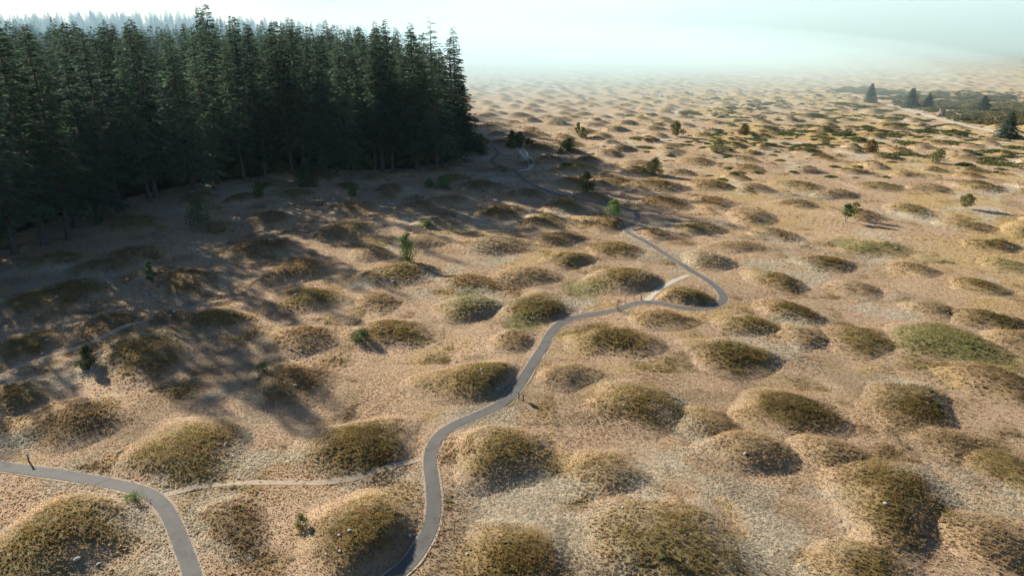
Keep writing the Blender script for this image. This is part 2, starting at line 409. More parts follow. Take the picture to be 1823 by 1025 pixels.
def prof(m, X, Y):
    x, y, r, h, lk, el, an, _ = m
    dx, dy = X - x, Y - y
    u = (dx * math.cos(an) + dy * math.sin(an)) * el; v = (-dx * math.sin(an) + dy * math.cos(an)) / el
    u, v = u + r * (.07 * np.sin(2.3 * v / r + x * 1.7) + .035 * np.sin(5.1 * v / r + y)), v + r * (.07 * np.sin(2.6 * u / r + y * 1.3) + .035 * np.sin(4.7 * u / r + x))
    th = np.arctan2(v, u)
    wob = 1 + 0.10 * np.sin(2 * th + x) + 0.07 * np.sin(3 * th + y) + 0.04 * np.sin(5 * th + x * y)
    q = np.clip(1 - (u * u + v * v) / (r * wob) ** 2, 0, 1)
    return q ** 1.7

NEAR = Field(-330, 430, 12, 560, 0.4)
FAR = Field(-1200, 1250, 380, 1320, 1.6)
for P, wd in ((MAIN, W_PATH), (LEFT, W_PATH), (TR_B, 0.9), (TR_D, 3.4)): NEAR.add_line(P, wd)
tr_near = Field(-330, 430, 12, 560, 0.4)
for P, wd in ((TR_A, 0.7), (TR_C, 0.7), (RAMP, 1.0), (TR_E, 2.0)): tr_near.add_line(P, wd, 2.0)
for k, m in enumerate(mounds):
    NEAR.add_mound(k, m)
    if m[1] > 360: FAR.add_mound(k, m)

def fields(x, y):
    x = np.asarray(x, np.float64); y = np.asarray(y, np.float64)
    a = NEAR.inside(x, y)
    H = np.where(a, NEAR.samp(NEAR.h, x, y), FAR.samp(FAR.h, x, y) * FAR.inside(x, y))
    V = np.where(a, NEAR.samp(NEAR.v, x, y), FAR.samp(FAR.v, x, y) * FAR.inside(x, y))
    S = np.where(a, NEAR.samp(NEAR.s, x, y), 0)
    C = np.where(a[..., None], NEAR.samp(NEAR.c, x, y), FAR.samp(FAR.c, x, y))
    P = np.where(a, np.minimum(NEAR.samp(NEAR.p, x, y), tr_near.samp(tr_near.p, x, y)), 99.0)
    return H, V, S, C, P

def ground_h(x, y):
    """terrain including the mounds"""
    return base_h(np.asarray(x, float), np.asarray(y, float)) + fields(np.atleast_1d(x), np.atleast_1d(y))[0].reshape(np.shape(x))

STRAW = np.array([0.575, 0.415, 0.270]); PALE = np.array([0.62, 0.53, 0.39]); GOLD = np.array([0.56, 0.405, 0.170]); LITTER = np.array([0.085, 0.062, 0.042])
# edge of the forest on the ground (front edge, then the flank that runs back)
FE = [g2(p[0], p[1])[:2] for p in ((-520,760),(-300,560),(-130,470),(0,428),(120,380),(250,345),(370,322),(500,312),(620,305),(740,300),(800,288),(832,270))]
FE = [(float(a), float(b)) for a, b in FE]
FE = [(-300.0, 122.0), (-135.0, 116.0), (-104.0, 110.0), (-91.0, 100.0)] + FE[3:]
FOREST = FE + [(-20.0, 255.0), (-36.0, 300.0), (-62.0, 370.0), (-95.0, 450.0), (-140.0, 540.0), (-330.0, 640.0), (-900.0, 700.0), (-900.0, 60.0)]
def in_poly(x, y, poly):
    x = np.asarray(x, float); y = np.asarray(y, float); r = np.zeros(np.shape(x), bool); j = len(poly) - 1
    for i in range(len(poly)):
        xi, yi = poly[i]; xj, yj = poly[j]
        c = ((yi > y) != (yj > y)) & (x < (xj - xi) * (y - yi) / ((yj - yi) if yj != yi else 1e-9) + xi)
        r ^= c; j = i
    return r
GREENS = [g2(1040,516)[:2] + (3.4,), g2(1680,612)[:2] + (5.6,), g2(830,527)[:2] + (3.5,), g2(1515,437)[:2] + (4.5,), g2(935,575)[:2] + (3.0,), g2(1760,640)[:2] + (4.0,), g2(240,885)[:2] + (1.0,)]
def cover(x, y, V, C):
    """colour of the plant cover (its own colour, without light)"""
    n1 = fbm(x, y, 22, 31, 3)[..., None]; n2 = fbm(x, y, 5, 41, 3)[..., None]; n3 = fbm(x, y, 9, 57, 3)[..., None]
    right = sstep(20, 110, x)[..., None] * 0.75
    c = STRAW * (0.84 + 0.36 * n1) + 0 * n2
    c = c + (GOLD - c) * np.clip(right * sstep(0.35, 0.65, n1) + sstep(0.58, 0.75, n2) * 0.5, 0, 1)
    c = c + (PALE - c) * sstep(0.54, 0.66, n3) * 0.9 * sstep(0.3, 0.6, n2)
    c = c + (np.array([0.30, 0.225, 0.14]) - c) * sstep(0.60, 0.72, fbm(x, y, 7, 71, 3))[..., None] * 0.5
    c = c + (C - c) * V[..., None]
    for (gx, gy, gr) in GREENS:
        d = np.hypot(x - gx, (y - gy) * 0.8) / gr
        f = sstep(1.15, 0.55, d + 0.9 * (n2[..., 0] - 0.5))[..., None] * 0.72
        c = c + (np.array([0.25, 0.235, 0.090]) - c) * f
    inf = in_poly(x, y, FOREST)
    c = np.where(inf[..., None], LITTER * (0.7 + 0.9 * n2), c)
    return np.clip(c, 0.01, 0.9)

def thatch_shade(x, y):
    """darkens the sheet under the planted blades: litter, and painted shade of the gaps between tufts"""
    return (0.88 + 0.12 * sstep(120, 330, np.hypot(x, y)))[..., None]  # the painted gap shade fades out with distance from the camera

# ------------------------------------------------------------------ which mounds become objects of their own
def seen(m):
    return abs(m[0]) < 0.80 * m[1] + 6 and m[1] > 30
order = sorted([i for i, m in enumerate(mounds) if seen(m) and not in_poly(m[0], m[1], FOREST)], key=lambda i: (i >= n_hand, mounds[i][1]))
own = set(order[:300])
far_h = Field(-330, 430, 12, 560, 0.4) if False else None
# ground sheet: only the mounds that are not objects rise from it
NEAR_G = np.zeros_like(NEAR.h); keep_h = NEAR.h.copy(); NEAR.h[:] = 0
FAR_keep = FAR.h.copy(); FAR.h[:] = 0
vk, ck, sk = NEAR.v.copy(), NEAR.c.copy(), NEAR.s.copy()
for k, m in enumerate(mounds):
    if k in own: continue
    NEAR.add_mound(k, m)
    if m[1] > 360: FAR.add_mound(k, m)
GN_, GF_ = NEAR.h.copy(), FAR.h.copy()
NEAR.h, FAR.h = keep_h, FAR_keep; NEAR.v, NEAR.c, NEAR.s = vk, ck, sk

def sheet_h(x, y):
    a = NEAR.inside(x, y)
    return base_h(x, y) + np.where(a, NEAR.samp(GN_, x, y), FAR.samp(GF_, x, y) * FAR.inside(x, y))

ang = np.concatenate([np.linspace(-180, -62, 40)[:-1], np.linspace(-62, -44, 40)[:-1], np.linspace(-44, 44, 560)[:-1], np.linspace(44, 62, 40)[:-1], np.linspace(62, 180, 40)]) * math.pi / 180
rad = np.concatenate([[0.0], np.geomspace(6, 30, 25)[:-1], np.geomspace(30, 1400, 560)[:-1], np.geomspace(1400, 4200, 24)])
A, RR = np.meshgrid(ang, rad)
GX = (RR * np.sin(A)).ravel(); GY = (RR * np.cos(A)).ravel()
H_, V_, S_, C_, P_ = fields(GX, GY)
GZ = sheet_h(GX, GY)
na, nr = len(ang), len(rad)
ii = (np.arange(nr - 1)[:, None] * na + np.arange(na - 1)[None]).ravel()
F = np.stack([ii, ii + na, ii + na + 1, ii + 1], 1)[:, ::-1]
F = F[:, ::-1] if False else F
gme = mesh_data("ground", np.stack([GX, GY, GZ], 1), F, [M_ground], True, cover(GX, GY, V_, C_) * thatch_shade(GX, GY))
# normals must point up
if gme.polygons[len(gme.polygons) // 2].normal.z < 0: gme.flip_normals()
ground = tag(obj("ground", gme), "open prairie of dry straw grass and pale moss", kind="structure")

# ------------------------------------------------------------------ mound objects
LOOKW = {'o': "olive brown grassy", 'd': "dark shrub-covered", 'b': "brown grassy", 's': "straw coloured", 'g': "fresh green grassy", 'r': "rust brown"}
ML_LABEL = {0: "large olive grass mound in the bend of the left path", 1: "dark shrubby mound hugging the left side of the winding path, bottom centre",
2: "low brown mound just right of the left path", 3: "dark orange-leaved mound right of the path at the bottom edge", 4: "biggest olive mound at the bottom, right of centre, shaded on its right",
5: "broad olive mound at lower right with dark middle", 6: "olive mound cut by the bottom edge at lower right", 7: "olive brown mound behind the left path",
8: "dark leafy mound above the dirt trail and left of the path", 9: "olive mound in the right hand bend of the path", 10: "pale low mound speckled with white moss, right of centre",
11: "mound with dark shrubs on its right shoulder, lower right", 12: "wide mound with black green patch on its right end", 13: "olive mound right of the sign panel",
14: "yellow brown mound touching the path on its left", 15: "brown mound near the tree shadow, left of centre", 16: "bushy mound with one dark green shrub on its left end",
18: "dark mound in front of the straight upper stretch of path", 21: "flat mound covered with fresh green grass at right", 27: "mound ringed by the loop of the path",
29: "mound with green cap near the photo centre", 32: "half shaded mound crossed by tree shadows at left", 38: "mound carrying a small green tree, left of centre",
54: "rust brown mound carrying a young tree beside the path", 37: "mound with a sunlit crest beside a small bright sapling"}
def mound_obj(k):
    m = mounds[k]; x, y, r, h, lk, el, an, px = m
    dist = math.hypot(x, y)
    nr_, ns_ = (30, 88) if dist < 110 else ((18, 52) if dist < 200 else (9, 28))
    R_ = r * 1.24 * max(el, 1 / el)
    rr = (np.arange(1, nr_ + 1) / nr_) * R_
    th = np.arange(ns_) / ns_ * 2 * math.pi
    X = np.concatenate([[x], (x + rr[:, None] * np.cos(th)).ravel()]); Y = np.concatenate([[y], (y + rr[:, None] * np.sin(th)).ravel()])
    Hm, V, S, C, P = fields(X, Y)
    pr = prof(m, X, Y) * sstep(0.0, 2.6, np.where(NEAR.inside(X, Y), NEAR.samp(NEAR.p, X, Y), 99)) * h
    Z = base_h(X, Y) + pr - 0.07 * sstep(0.10, 0.0, pr) + 0.10 * (fbm(X, Y, 0.9, 91, 2) - 0.5) * sstep(0.05, 0.5, pr)
    ccol = cover(X, Y, V, C) * thatch_shade(X, Y)
    f = []
    for j in range(ns_): f.append((0, 1 + j, 1 + (j + 1) % ns_, 1 + (j + 1) % ns_))
    tri = np.array([(0, 1 + j, 1 + (j + 1) % ns_) for j in range(ns_)])
    q = []
    for i in range(nr_ - 1):
        a = 1 + i * ns_; j = np.arange(ns_); j2 = (j + 1) % ns_
        q.append(np.stack([a + j, a + ns_ + j, a + ns_ + j2], 1)); q.append(np.stack([a + j, a + ns_ + j2, a + j2], 1))
    T = np.concatenate([tri] + q)
    me = mesh_data("mound", np.stack([X - x, Y - y, Z - float(base_h(np.array(x), np.array(y)))], 1), T, [M_ground], True, ccol)
    o = obj("mound", me, loc=(x, y, float(base_h(np.array(x), np.array(y)))))
    # the ground material works in world space, so the patch joins the sheet without a seam
    if k in ML_LABEL: lab = ML_LABEL[k]
    elif px is not None:
        side = "left" if px[0] < 620 else ("middle" if px[0] < 1150 else "right")
        dep = "lower" if px[1] > 640 else ("central" if px[1] > 440 else "upper")
        lab = f"{LOOKW[lk]} mound in the {dep} {side} of the field"
    else: lab = f"small {LOOKW[lk]} mound far out in the hazy field"
    tag(o, lab, "mound", "grassy mounds of the prairie", "structure")
for k in order[:300]: mound_obj(k)

# ------------------------------------------------------------------ path ribbons
def ribbon(name, P, wid, mat, lift, jitter=0.0, thick=0.06, cols=6, seed=0):
    t = np.gradient(P, axis=0); t /= np.linalg.norm(t, axis=1)[:, None] + 1e-9
    nrm = np.stack([-t[:, 1], t[:, 0]], 1)
    s = np.linspace(-1, 1, cols + 1)
    k = len(P)
    wl = wid / 2 * (1 + jitter * 2 * (fbm(np.arange(k) * .5, np.zeros(k), 2.0, seed, 3) - .5))
    wr = wid / 2 * (1 + jitter * 2 * (fbm(np.arange(k) * .5, np.ones(k) * 40, 2.0, seed + 3, 3) - .5))
    W_ = np.where(s[None] < 0, wl[:, None], wr[:, None]) * s[None]
    X = P[:, :1] + nrm[:, :1] * W_; Y = P[:, 1:] + nrm[:, 1:] * W_
    Z = base_h(X, Y) + fields(X, Y)[0] * 1.0 + lift
    nc = cols + 1
    V = np.stack([X, Y, Z], 2).reshape(-1, 3)
    lo = V.copy(); lo[:, 2] -= thick + lift
    i = (np.arange(k - 1)[:, None] * nc + np.arange(cols)[None]).ravel()
    Fq = np.stack([i, i + 1, i + nc + 1, i + nc], 1)
    n = len(V); e0 = np.arange(k - 1) * nc; e1 = e0 + cols
    Fs = np.concatenate([np.stack([e0, e0 + nc, e0 + nc + n, e0 + n], 1), np.stack([e1 + nc, e1, e1 + n, e1 + nc + n], 1)])
    me = mesh_data(name, np.concatenate([V, lo]), np.concatenate([Fq, Fs]), [mat], False)
    if me.polygons[0].normal.z < 0: me.flip_normals()
    return obj(name, me)

tag(ribbon("gravel_verge", MAIN, W_PATH + 0.34, M_verge, 0.028, 0.30, seed=3), "pale crushed stone edging beneath the winding asphalt path", kind="structure")
tag(ribbon("gravel_verge", LEFT, W_PATH + 0.34, M_verge, 0.028, 0.30, seed=9), "pale crushed stone edging beneath the asphalt path at lower left", kind="structure")
tag(ribbon("asphalt_path", MAIN, W_PATH, M_asph, 0.05, 0.02, seed=1), "grey asphalt footpath winding up between the mounds", kind="structure")
lp = tag(ribbon("asphalt_path", LEFT, W_PATH, M_asph, 0.05, 0.02, seed=5), "short grey asphalt footpath curving through the lower left corner", kind="structure")
cx, cy, _ = g2(187, 857)
i = int(np.argmin(np.hypot(LEFT[:, 0] - cx, LEFT[:, 1] - cy))); tdir = LEFT[i + 1] - LEFT[i]; tdir /= np.linalg.norm(tdir); nd = np.array([-tdir[1], tdir[0]])
cr = np.array([LEFT[i] + nd * s + tdir * (0.10 * math.sin(7 * s) + 0.35 * s) for s in np.linspace(-0.72, 0.72, 14)])
ck_o = ribbon("crack", cr, 0.09, M_crack, 0.051, 0.5, 0.004, 2, 4); ck_o.parent = lp
tag(ribbon("dirt_trail", TR_A, 0.62, M_dirt, 0.02, 0.45, seed=21), "thin pale footworn trail linking the two asphalt paths", kind="structure")
tag(ribbon("dirt_trail", TR_B, 0.95, M_gravel, 0.02, 0.3, seed=22), "pale gravel shortcut across the loop of the path", kind="structure")
tag(ribbon("dirt_trail", TR_C, 0.60, M_dirt, 0.02, 0.5, seed=23), "faint dirt trail through the tree shade at left", kind="structure")
tag(ribbon("dirt_road", TR_D, 3.4, M_gravel, 0.03, 0.35, seed=24), "pale dirt road through the shrub thicket at upper right", kind="structure")
tag(ribbon("dirt_trail", TR_E, 2.0, M_gravel, 0.03, 0.35, seed=25), "pale trail winding off into the mist", kind="structure")
tag(ribbon("concrete_walk", RAMP, 1.1, M_conc, 0.05, 0.02, seed=26), "short pale concrete walk from the path to the stairway", kind="structure")

# ------------------------------------------------------------------ scattered plants (geometry nodes, one object for each kind of cover)
def proto_tuft(seed, nb, h, spread, wid):
    r = np.random.default_rng(seed); V = []; T = []
    for i in range(nb):
        a = r.uniform(0, 6.283); b = r.uniform(0, 6.283); lean = r.uniform(.15, 1.0) * spread
        px, py = r.normal(0, .05, 2) * (h / .25)
        hh = h * r.uniform(.55, 1.1); wv = wid * r.uniform(.6, 1.2)
        c, s_ = math.cos(b) * wv / 2, math.sin(b) * wv / 2
        tx, ty = px + math.cos(a) * lean * hh, py + math.sin(a) * lean * hh
        k = len(V)
        V += [(px - c, py - s_, -0.03), (px + c, py + s_, -0.03), ((px * .5 + tx * .5) + c * .7, (py * .5 + ty * .5) + s_ * .7, hh * .65), (tx, ty, hh)]
        T += [(k, k + 1, k + 2), (k, k + 2, k + 3)]
    return V, T

def proto_leafy(seed, nl, h, rad_, leaf):
    r = np.random.default_rng(seed); V = []; T = []
    for i in range(nl):
        a = r.uniform(0, 6.283); q = rad_ * math.sqrt(r.uniform(0, 1)); z = h * (r.uniform(.1, 1.0)) * (1 - .55 * (q / rad_) ** 2)
        c = np.array([q * math.cos(a), q * math.sin(a), z])
        u = r.normal(0, 1, 3); u[2] *= .6; u /= np.linalg.norm(u); v = np.cross(u, r.normal(0, 1, 3)); v /= np.linalg.norm(v) + 1e-9
        L = leaf * r.uniform(.6, 1.3)
        k = len(V)
        V += [tuple(c - u * L / 2), tuple(c + v * L * .32), tuple(c + u * L / 2), tuple(c - v * L * .32)]
        T += [(k, k + 1, k + 2), (k, k + 2, k + 3)]
    return V, T

def protos(name, specs, fn, mat):
    c = bpy.data.collections.new(name)
    for i, sp in enumerate(specs):
        V, T = fn(*sp)
        c.objects.link(bpy.data.objects.new(name, mesh_data(name, V, T, [mat])))
    return c

def scatter(name, X, Y, Z, scale, tint, coll, n_proto, label, cat=None):
    n = len(X)
    me = bpy.data.meshes.new(name); me.vertices.add(n); me.vertices.foreach_set("co", np.stack([X, Y, Z], 1).astype(np.float32).ravel())
    a = me.attributes.new("scl", 'FLOAT', 'POINT'); a.data.foreach_set("value", np.asarray(scale, np.float32))
    a = me.attributes.new("rz", 'FLOAT_VECTOR', 'POINT')
    rot = np.zeros((n, 3), np.float32); rot[:, 2] = rng.uniform(0, 6.283, n); a.data.foreach_set("vector", rot.ravel())
    a = me.attributes.new("pick", 'INT', 'POINT'); a.data.foreach_set("value", rng.integers(0, n_proto, n).astype(np.int32))
    a = me.attributes.new("tint", 'FLOAT_COLOR', 'POINT'); c4 = np.ones((n, 4), np.float32); c4[:, :3] = tint; a.data.foreach_set("color", c4.ravel())
    o = obj(name, me)
    g = bpy.data.node_groups.new(name, 'GeometryNodeTree')
    g.interface.new_socket("Geometry", in_out='INPUT', socket_type='NodeSocketGeometry')
    g.interface.new_socket("Geometry", in_out='OUTPUT', socket_type='NodeSocketGeometry')
    N = g.nodes; L = g.links
    gi = N.new("NodeGroupInput"); go = N.new("NodeGroupOutput")
    ci = N.new("GeometryNodeCollectionInfo"); ci.inputs["Collection"].default_value = coll
    ci.inputs["Separate Children"].default_value = True; ci.inputs["Reset Children"].default_value = True
    ip = N.new("GeometryNodeInstanceOnPoints"); ip.inputs["Pick Instance"].default_value = True
    def na_(nm, ty):
        q = N.new("GeometryNodeInputNamedAttribute"); q.data_type = ty; q.inputs["Name"].default_value = nm; return q.outputs["Attribute"]
    L.new(gi.outputs[0], ip.inputs["Points"]); L.new(ci.outputs[0], ip.inputs["Instance"])
    L.new(na_("pick", 'INT'), ip.inputs["Instance Index"]); L.new(na_("scl", 'FLOAT'), ip.inputs["Scale"])
    e2r = N.new("FunctionNodeEulerToRotation"); L.new(na_("rz", 'FLOAT_VECTOR'), e2r.inputs[0]); L.new(e2r.outputs[0], ip.inputs["Rotation"])
    L.new(ip.outputs[0], go.inputs[0])
    md = o.modifiers.new("scatter", 'NODES'); md.node_group = g
    return tag(o, label, cat, kind="stuff")

C_tuft = protos("grass_tuft", [(i, 11, 0.15, 0.95, 0.055) for i in range(5)], proto_tuft, M_grass)
C_tall = protos("tall_grass_tuft", [(20 + i, 14, 0.23, 0.85, 0.06) for i in range(5)], proto_tuft, M_grass)
C_leafy = protos("leafy_sprig", [(40 + i, 34, 0.34, 0.34, 0.12) for i in range(5)], proto_leafy, M_grass)
C_moss = protos("moss_cushion", [(60 + i, 26, 0.11, 0.20, 0.085) for i in range(4)], proto_leafy, M_grass)

def rand_points(bands):
    xs, ys, ss = [], [], []
    for (r0, r1, dens, s) in bands:
        a = R(46)
        area = a * (r1 ** 2 - r0 ** 2)
        n = int(area * dens)
        r = np.sqrt(rng.uniform(r0 ** 2, r1 ** 2, n)); t = rng.uniform(-a, a, n)
        xs.append(r * np.sin(t)); ys.append(r * np.cos(t)); ss.append(np.full(n, s))
    return np.concatenate(xs), np.concatenate(ys), np.concatenate(ss)

# grass everywhere
X, Y, S0 = rand_points([(32, 75, 27, 0.64), (75, 130, 9, 0.9), (130, 220, 2.2, 1.4), (220, 340, 0.5, 2.1)])
H_, V_, Sf, C_, P_ = fields(X, Y)
inf = in_poly(X, Y, FOREST)
ok = (P_ > 0.0 + 0.30 * rng.uniform(0, 1, len(X)) ** 2) & ~(inf & (rng.uniform(0, 1, len(X)) > .25))
X, Y, S0, H_, V_, Sf, C_ = X[ok], Y[ok], S0[ok], H_[ok], V_[ok], Sf[ok], C_[ok]
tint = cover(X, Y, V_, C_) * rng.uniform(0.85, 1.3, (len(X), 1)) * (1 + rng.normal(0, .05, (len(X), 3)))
tall = rng.uniform(0, 1, len(X)) < sstep(0.15, 0.7, V_) * 0.9
Z = base_h(X, Y) + H_
sc_ = S0 * rng.uniform(0.55, 1.2, len(X)) * (0.55 + 1.1 * fbm(X, Y, 4.5, 66, 2))
scatter("dry_grass", X[~tall], Y[~tall], Z[~tall], sc_[~tall] * 0.85, np.clip(tint[~tall], .01, .9), C_tuft, 5, "short dry straw grass between the mounds", "grass")
scatter("mound_grass", X[tall], Y[tall], Z[tall], sc_[tall] * 0.9, np.clip(tint[tall], .01, .9), C_tall, 5, "longer olive brown grass growing over the mounds", "grass")
# leafy shrubs over the dark mounds
X, Y, S0 = rand_points([(32, 75, 18, 0.6), (75, 130, 6.5, 0.9), (130, 260, 1.2, 1.6)])
H_, V_, Sf, C_, P_ = fields(X, Y)
ok = (rng.uniform(0, 1, len(X)) < Sf * 0.85) & (P_ > .3) & ~in_poly(X, Y, FOREST)
X, Y, S0, H_, Vs_, Cs_ = X[ok], Y[ok], S0[ok], H_[ok], V_[ok], C_[ok]
pal = np.array([(0.11,0.10,0.03),(0.17,0.125,0.038),(0.11,0.08,0.035),(0.30,0.21,0.06),(0.27,0.15,0.05),(0.13,0.14,0.04),(0.12,0.08,0.045)])
mx = fbm(X, Y, 6, 77, 2)
pi_ = np.where(rng.uniform(0, 1, len(X)) < .6, (mx * 9).astype(int) % 7, rng.integers(0, 7, len(X)))
scatter("mound_shrubs", X, Y, base_h(X, Y) + H_ - .03, S0 * rng.uniform(.55, 1.25, len(X)), (.66 * pal[pi_] * rng.uniform(.9, 1.7, (len(X), 1)) + .34 * cover(X, Y, Vs_, Cs_)), C_leafy, 5, "low leafy shrubs in brown, yellow and green on the darker mounds", "shrubs")
# pale moss and lichen cushions
X, Y, S0 = rand_points([(32, 75, 22, 0.68), (75, 130, 7, 1.0), (130, 180, 1.2, 1.6)])
H_, V_, Sf, C_, P_ = fields(X, Y)
n3 = fbm(X, Y, 9, 57, 3); n2 = fbm(X, Y, 5, 41, 3)
ok = (rng.uniform(0, 1, len(X)) < sstep(0.50, 0.66, n3) * sstep(.3, .55, n2) * (1 - .8 * V_)) & (P_ > .15) & ~in_poly(X, Y, FOREST)
X, Y, S0, H_ = X[ok], Y[ok], S0[ok], H_[ok]
tn = np.array([0.62, 0.57, 0.45]) * rng.uniform(.7, 1.2, (len(X), 1))
scatter("pale_moss", X, Y, base_h(X, Y) + H_ - .02, S0 * rng.uniform(.5, 1.3, len(X)), np.clip(tn, 0, .8), C_moss, 4, "whitish dry moss cushions in the hollows", "moss")

# ------------------------------------------------------------------ conifers
def fir(seed, H, cb, RM, pw=.86, sparse=1.0, top_sparse=0.0, per=40, spray=1.2):
    """a fir: tapered trunk and whorls of drooping branches carrying flat sprays"""
    r = np.random.default_rng(seed)
    tb = MB(); zs = np.linspace(-0.4, H * .97, 9)
    r0 = 0.0125 * H
    bend = r.normal(0, .012 * H, 2)
    cx = lambda z: (bend[0] * math.sin(z / H * 2.2), bend[1] * math.sin(z / H * 2.2))
    tb.tube([(cx(z)[0], cx(z)[1], z) for z in zs], [r0 * max(.04, (1 - max(z, 0) / H) ** .8) * (1.25 if z < 0.5 else 1) for z in zs], 8)
    Vs, Ts = [], []; k = 0
    z = H * cb
    while z < H * 0.99:
        t = (z - H * cb) / (H * (1 - cb))
        nb = int(r.integers(4, 7)) if t < .9 else 4
        a0 = r.uniform(0, 6.28)
        for b in range(nb):
            if r.uniform() > sparse * (1 - top_sparse * (t > .72)): continue
            a = a0 + b * 6.283 / nb + r.normal(0, .3)
            L = RM * ((1 - t) ** pw) * (0.62 + 0.38 * min(1, t * 6 + .25)) * r.uniform(.55, 1.18) + .25
            zz = z + r.normal(0, .25)
            rise = 0.35 * (t - .45)
            droop = r.uniform(.10, .26) * (1.2 - t)
            n = max(5, int(per * (L / RM) ** .8))
            s = r.uniform(.03, 1, n) ** .7; side = r.normal(0, 1, n)
            wv = .26 * L * (1.05 - s) + .12
            ca, sa = math.cos(a), math.sin(a)
            ox, oy = cx(zz)
            lat = side * wv * .62
            bx = ox + ca * s * L - sa * lat; by = oy + sa * s * L + ca * lat
            bz = zz + rise * s * L - droop * (s * L) ** 1.35 * .8 - np.abs(lat) * .25 + r.normal(0, .10, n)
            da = a + np.sign(side) * r.uniform(.2, .95, n)
            ln = spray * r.uniform(.6, 1.25, n) * (0.55 + .45 * (1 - t)); wd = ln * r.uniform(.28, .45, n)
            dz = -r.uniform(.05, .55, n)
            tip = np.stack([bx + np.cos(da) * ln, by + np.sin(da) * ln, bz + dz * ln], 1)
            ba = np.stack([bx, by, bz], 1)
            tw = r.normal(0, .5, n)
            px_ = np.stack([-np.sin(da) * wd * np.cos(tw), np.cos(da) * wd * np.cos(tw), wd * np.sin(tw)], 1)
            mid = ba * .5 + tip * .5
            Vb = np.stack([ba, mid + px_ * .6, tip, mid - px_ * .6], 1).reshape(-1, 3)
            i = k + np.arange(n) * 4
            Vs.append(Vb); Ts.append(np.stack([i, i + 1, i + 2, i + 3], 1)); k += 4 * n
            # the branch itself
            pe = np.array([[ox, oy, zz], [ox + ca * .55 * L, oy + sa * .55 * L, zz + rise * .55 * L - droop * (.55 * L) ** 1.35 * .8], [ox + ca * L * .95, oy + sa * L * .95, zz + rise * L - droop * L ** 1.35 * .8]])
            tb.tube([tuple(p) for p in pe], [.02 + .012 * L, .02 + .006 * L, .012], 3)
        z += H * r.uniform(.012, .022) * (1.15 - .45 * t)
    # leader
    return tb.data("fir_trunk", M_bark, True), np.concatenate(Vs), np.concatenate(Ts)

FIRS = []
specs = [(1, 40, .20, 7.2, 1, 0), (2, 36, .18, 6.6, .95, 0), (3, 43, .28, 6.4, .85, .15), (4, 33, .14, 7.4, 1, 0), (5, 38, .32, 5.6, .85, .2), (6, 41, .22, 8.2, .85, 0), (7, 30, .12, 6.4, 1, 0), (8, 45, .16, 8.2, .9, .45)]
for (sd, H, cb, RM, sp, ts) in specs:
    tm, V, T = fir(sd, H, cb, RM, sparse=sp, top_sparse=ts)
    FIRS.append((H, tm, [mesh_data("fir_crown", V, T, [m]) for m in (M_fir, M_firb)], mesh_data("fir_crown", V, T, [M_firdead])))

n_fir = 0
def place_fir(i, x, y, h, label, group="firs of the forest", dead=False, matk=None, name="fir_tree", cat="tree"):
    global n_fir
    H, tm, cm, dm = FIRS[i]; n_fir += 1
    s = h / H
    e = empty(name, (x, y, float(ground_h(x, y)) - .1), random.uniform(0, 6.28), (s * random.uniform(.82, 1.3), s * random.uniform(.82, 1.3), s))
    obj("trunk", tm, e)
    obj("crown", dm if dead else cm[matk if matk is not None else (0 if random.random() < .6 else 1)], e)
    return tag(e, label, cat, group)

taken = []
def free(x, y, d):
    return all((x - a) ** 2 + (y - b) ** 2 > d * d for a, b in taken)
# trees one can pick out along the edge: base pixel, top pixel, variant, label
def top_h(bx, by, ty):
    x, y, t = g2(bx, by); d = math.hypot(x, y)
    el = math.atan((YH - ty) / FPX / math.cos(math.atan((bx - PW / 2) / FPX)) ) if False else None
    a1 = -(ty - PH / 2) / FPX
    dy = math.cos(PITCH) + a1 * math.sin(PITCH); dz = -math.sin(PITCH) + a1 * math.cos(PITCH)
    return float(x), float(y), float(HC + dz / dy * y)
for (bx, by, ty, v, lab, mk) in [
    (768,300,24,7,"tallest fir at the forest's right corner with a bare ragged top",0),(806,286,66,5,"fir with long drooping branches at the right end of the forest",0),
    (730,303,48,1,"full bushy fir second in from the forest's right corner",0),(683,302,34,0,"pointed fir with a bright tip near the forest corner",0),
    (664,306,44,4,"slim fir above the two pale bare trunks",1),(650,304,58,2,"fir on the leftmost of the pale bare trunks",0),(600,306,70,3,"broad fir in the middle of the forest front",0),
    (560,311,66,6,"smaller fir in the forest front, right of the two pointed tops",1),(514,312,36,0,"fir with a sharp dark top, right one of a close pair",0),(492,313,44,4,"fir with a sharp dark top, left one of a close pair",0),
    (440,316,50,1,"dense fir standing over the dappled clearing",1),(400,320,60,2,"fir in the forest front, left of the dense one",0),(345,328,46,5,"fir with layered branches over the shaded hillside",0),
    (300,338,62,3,"wide fir whose trunk shows pale at its foot",0),(222,352,44,0,"tall fir behind the leaning pale trunk",1),(212,358,60,4,"fir on a pale leaning trunk at left",0),
    (150,372,46,5,"fir with tiered bare-looking branches at upper left",1),(66,405,88,5,"big near fir with wide level branches at left",0),(34,424,40,2,"nearest fir, thick trunk at the left edge",0),
    (108,392,84,6,"small fir between the two big ones at left",1),(-22,434,20,1,"fir cut off by the left edge",0),(-70,452,80,0,"fir beyond the left edge",1),
    (780,292,84,3,"low full fir filling the forest's right corner",0),(816,277,118,6,"short drooping fir nearest the open field",1)]:
    bx = PW / 2 + (bx - PW / 2) * (3850 - by) / (3850 - ty)      # the pixel given is the tip's: its foot stands nearer the middle
    x, y, h = top_h(bx, by, ty); taken.append((x, y))
    place_fir(v, x, y, h, lab, matk=mk)
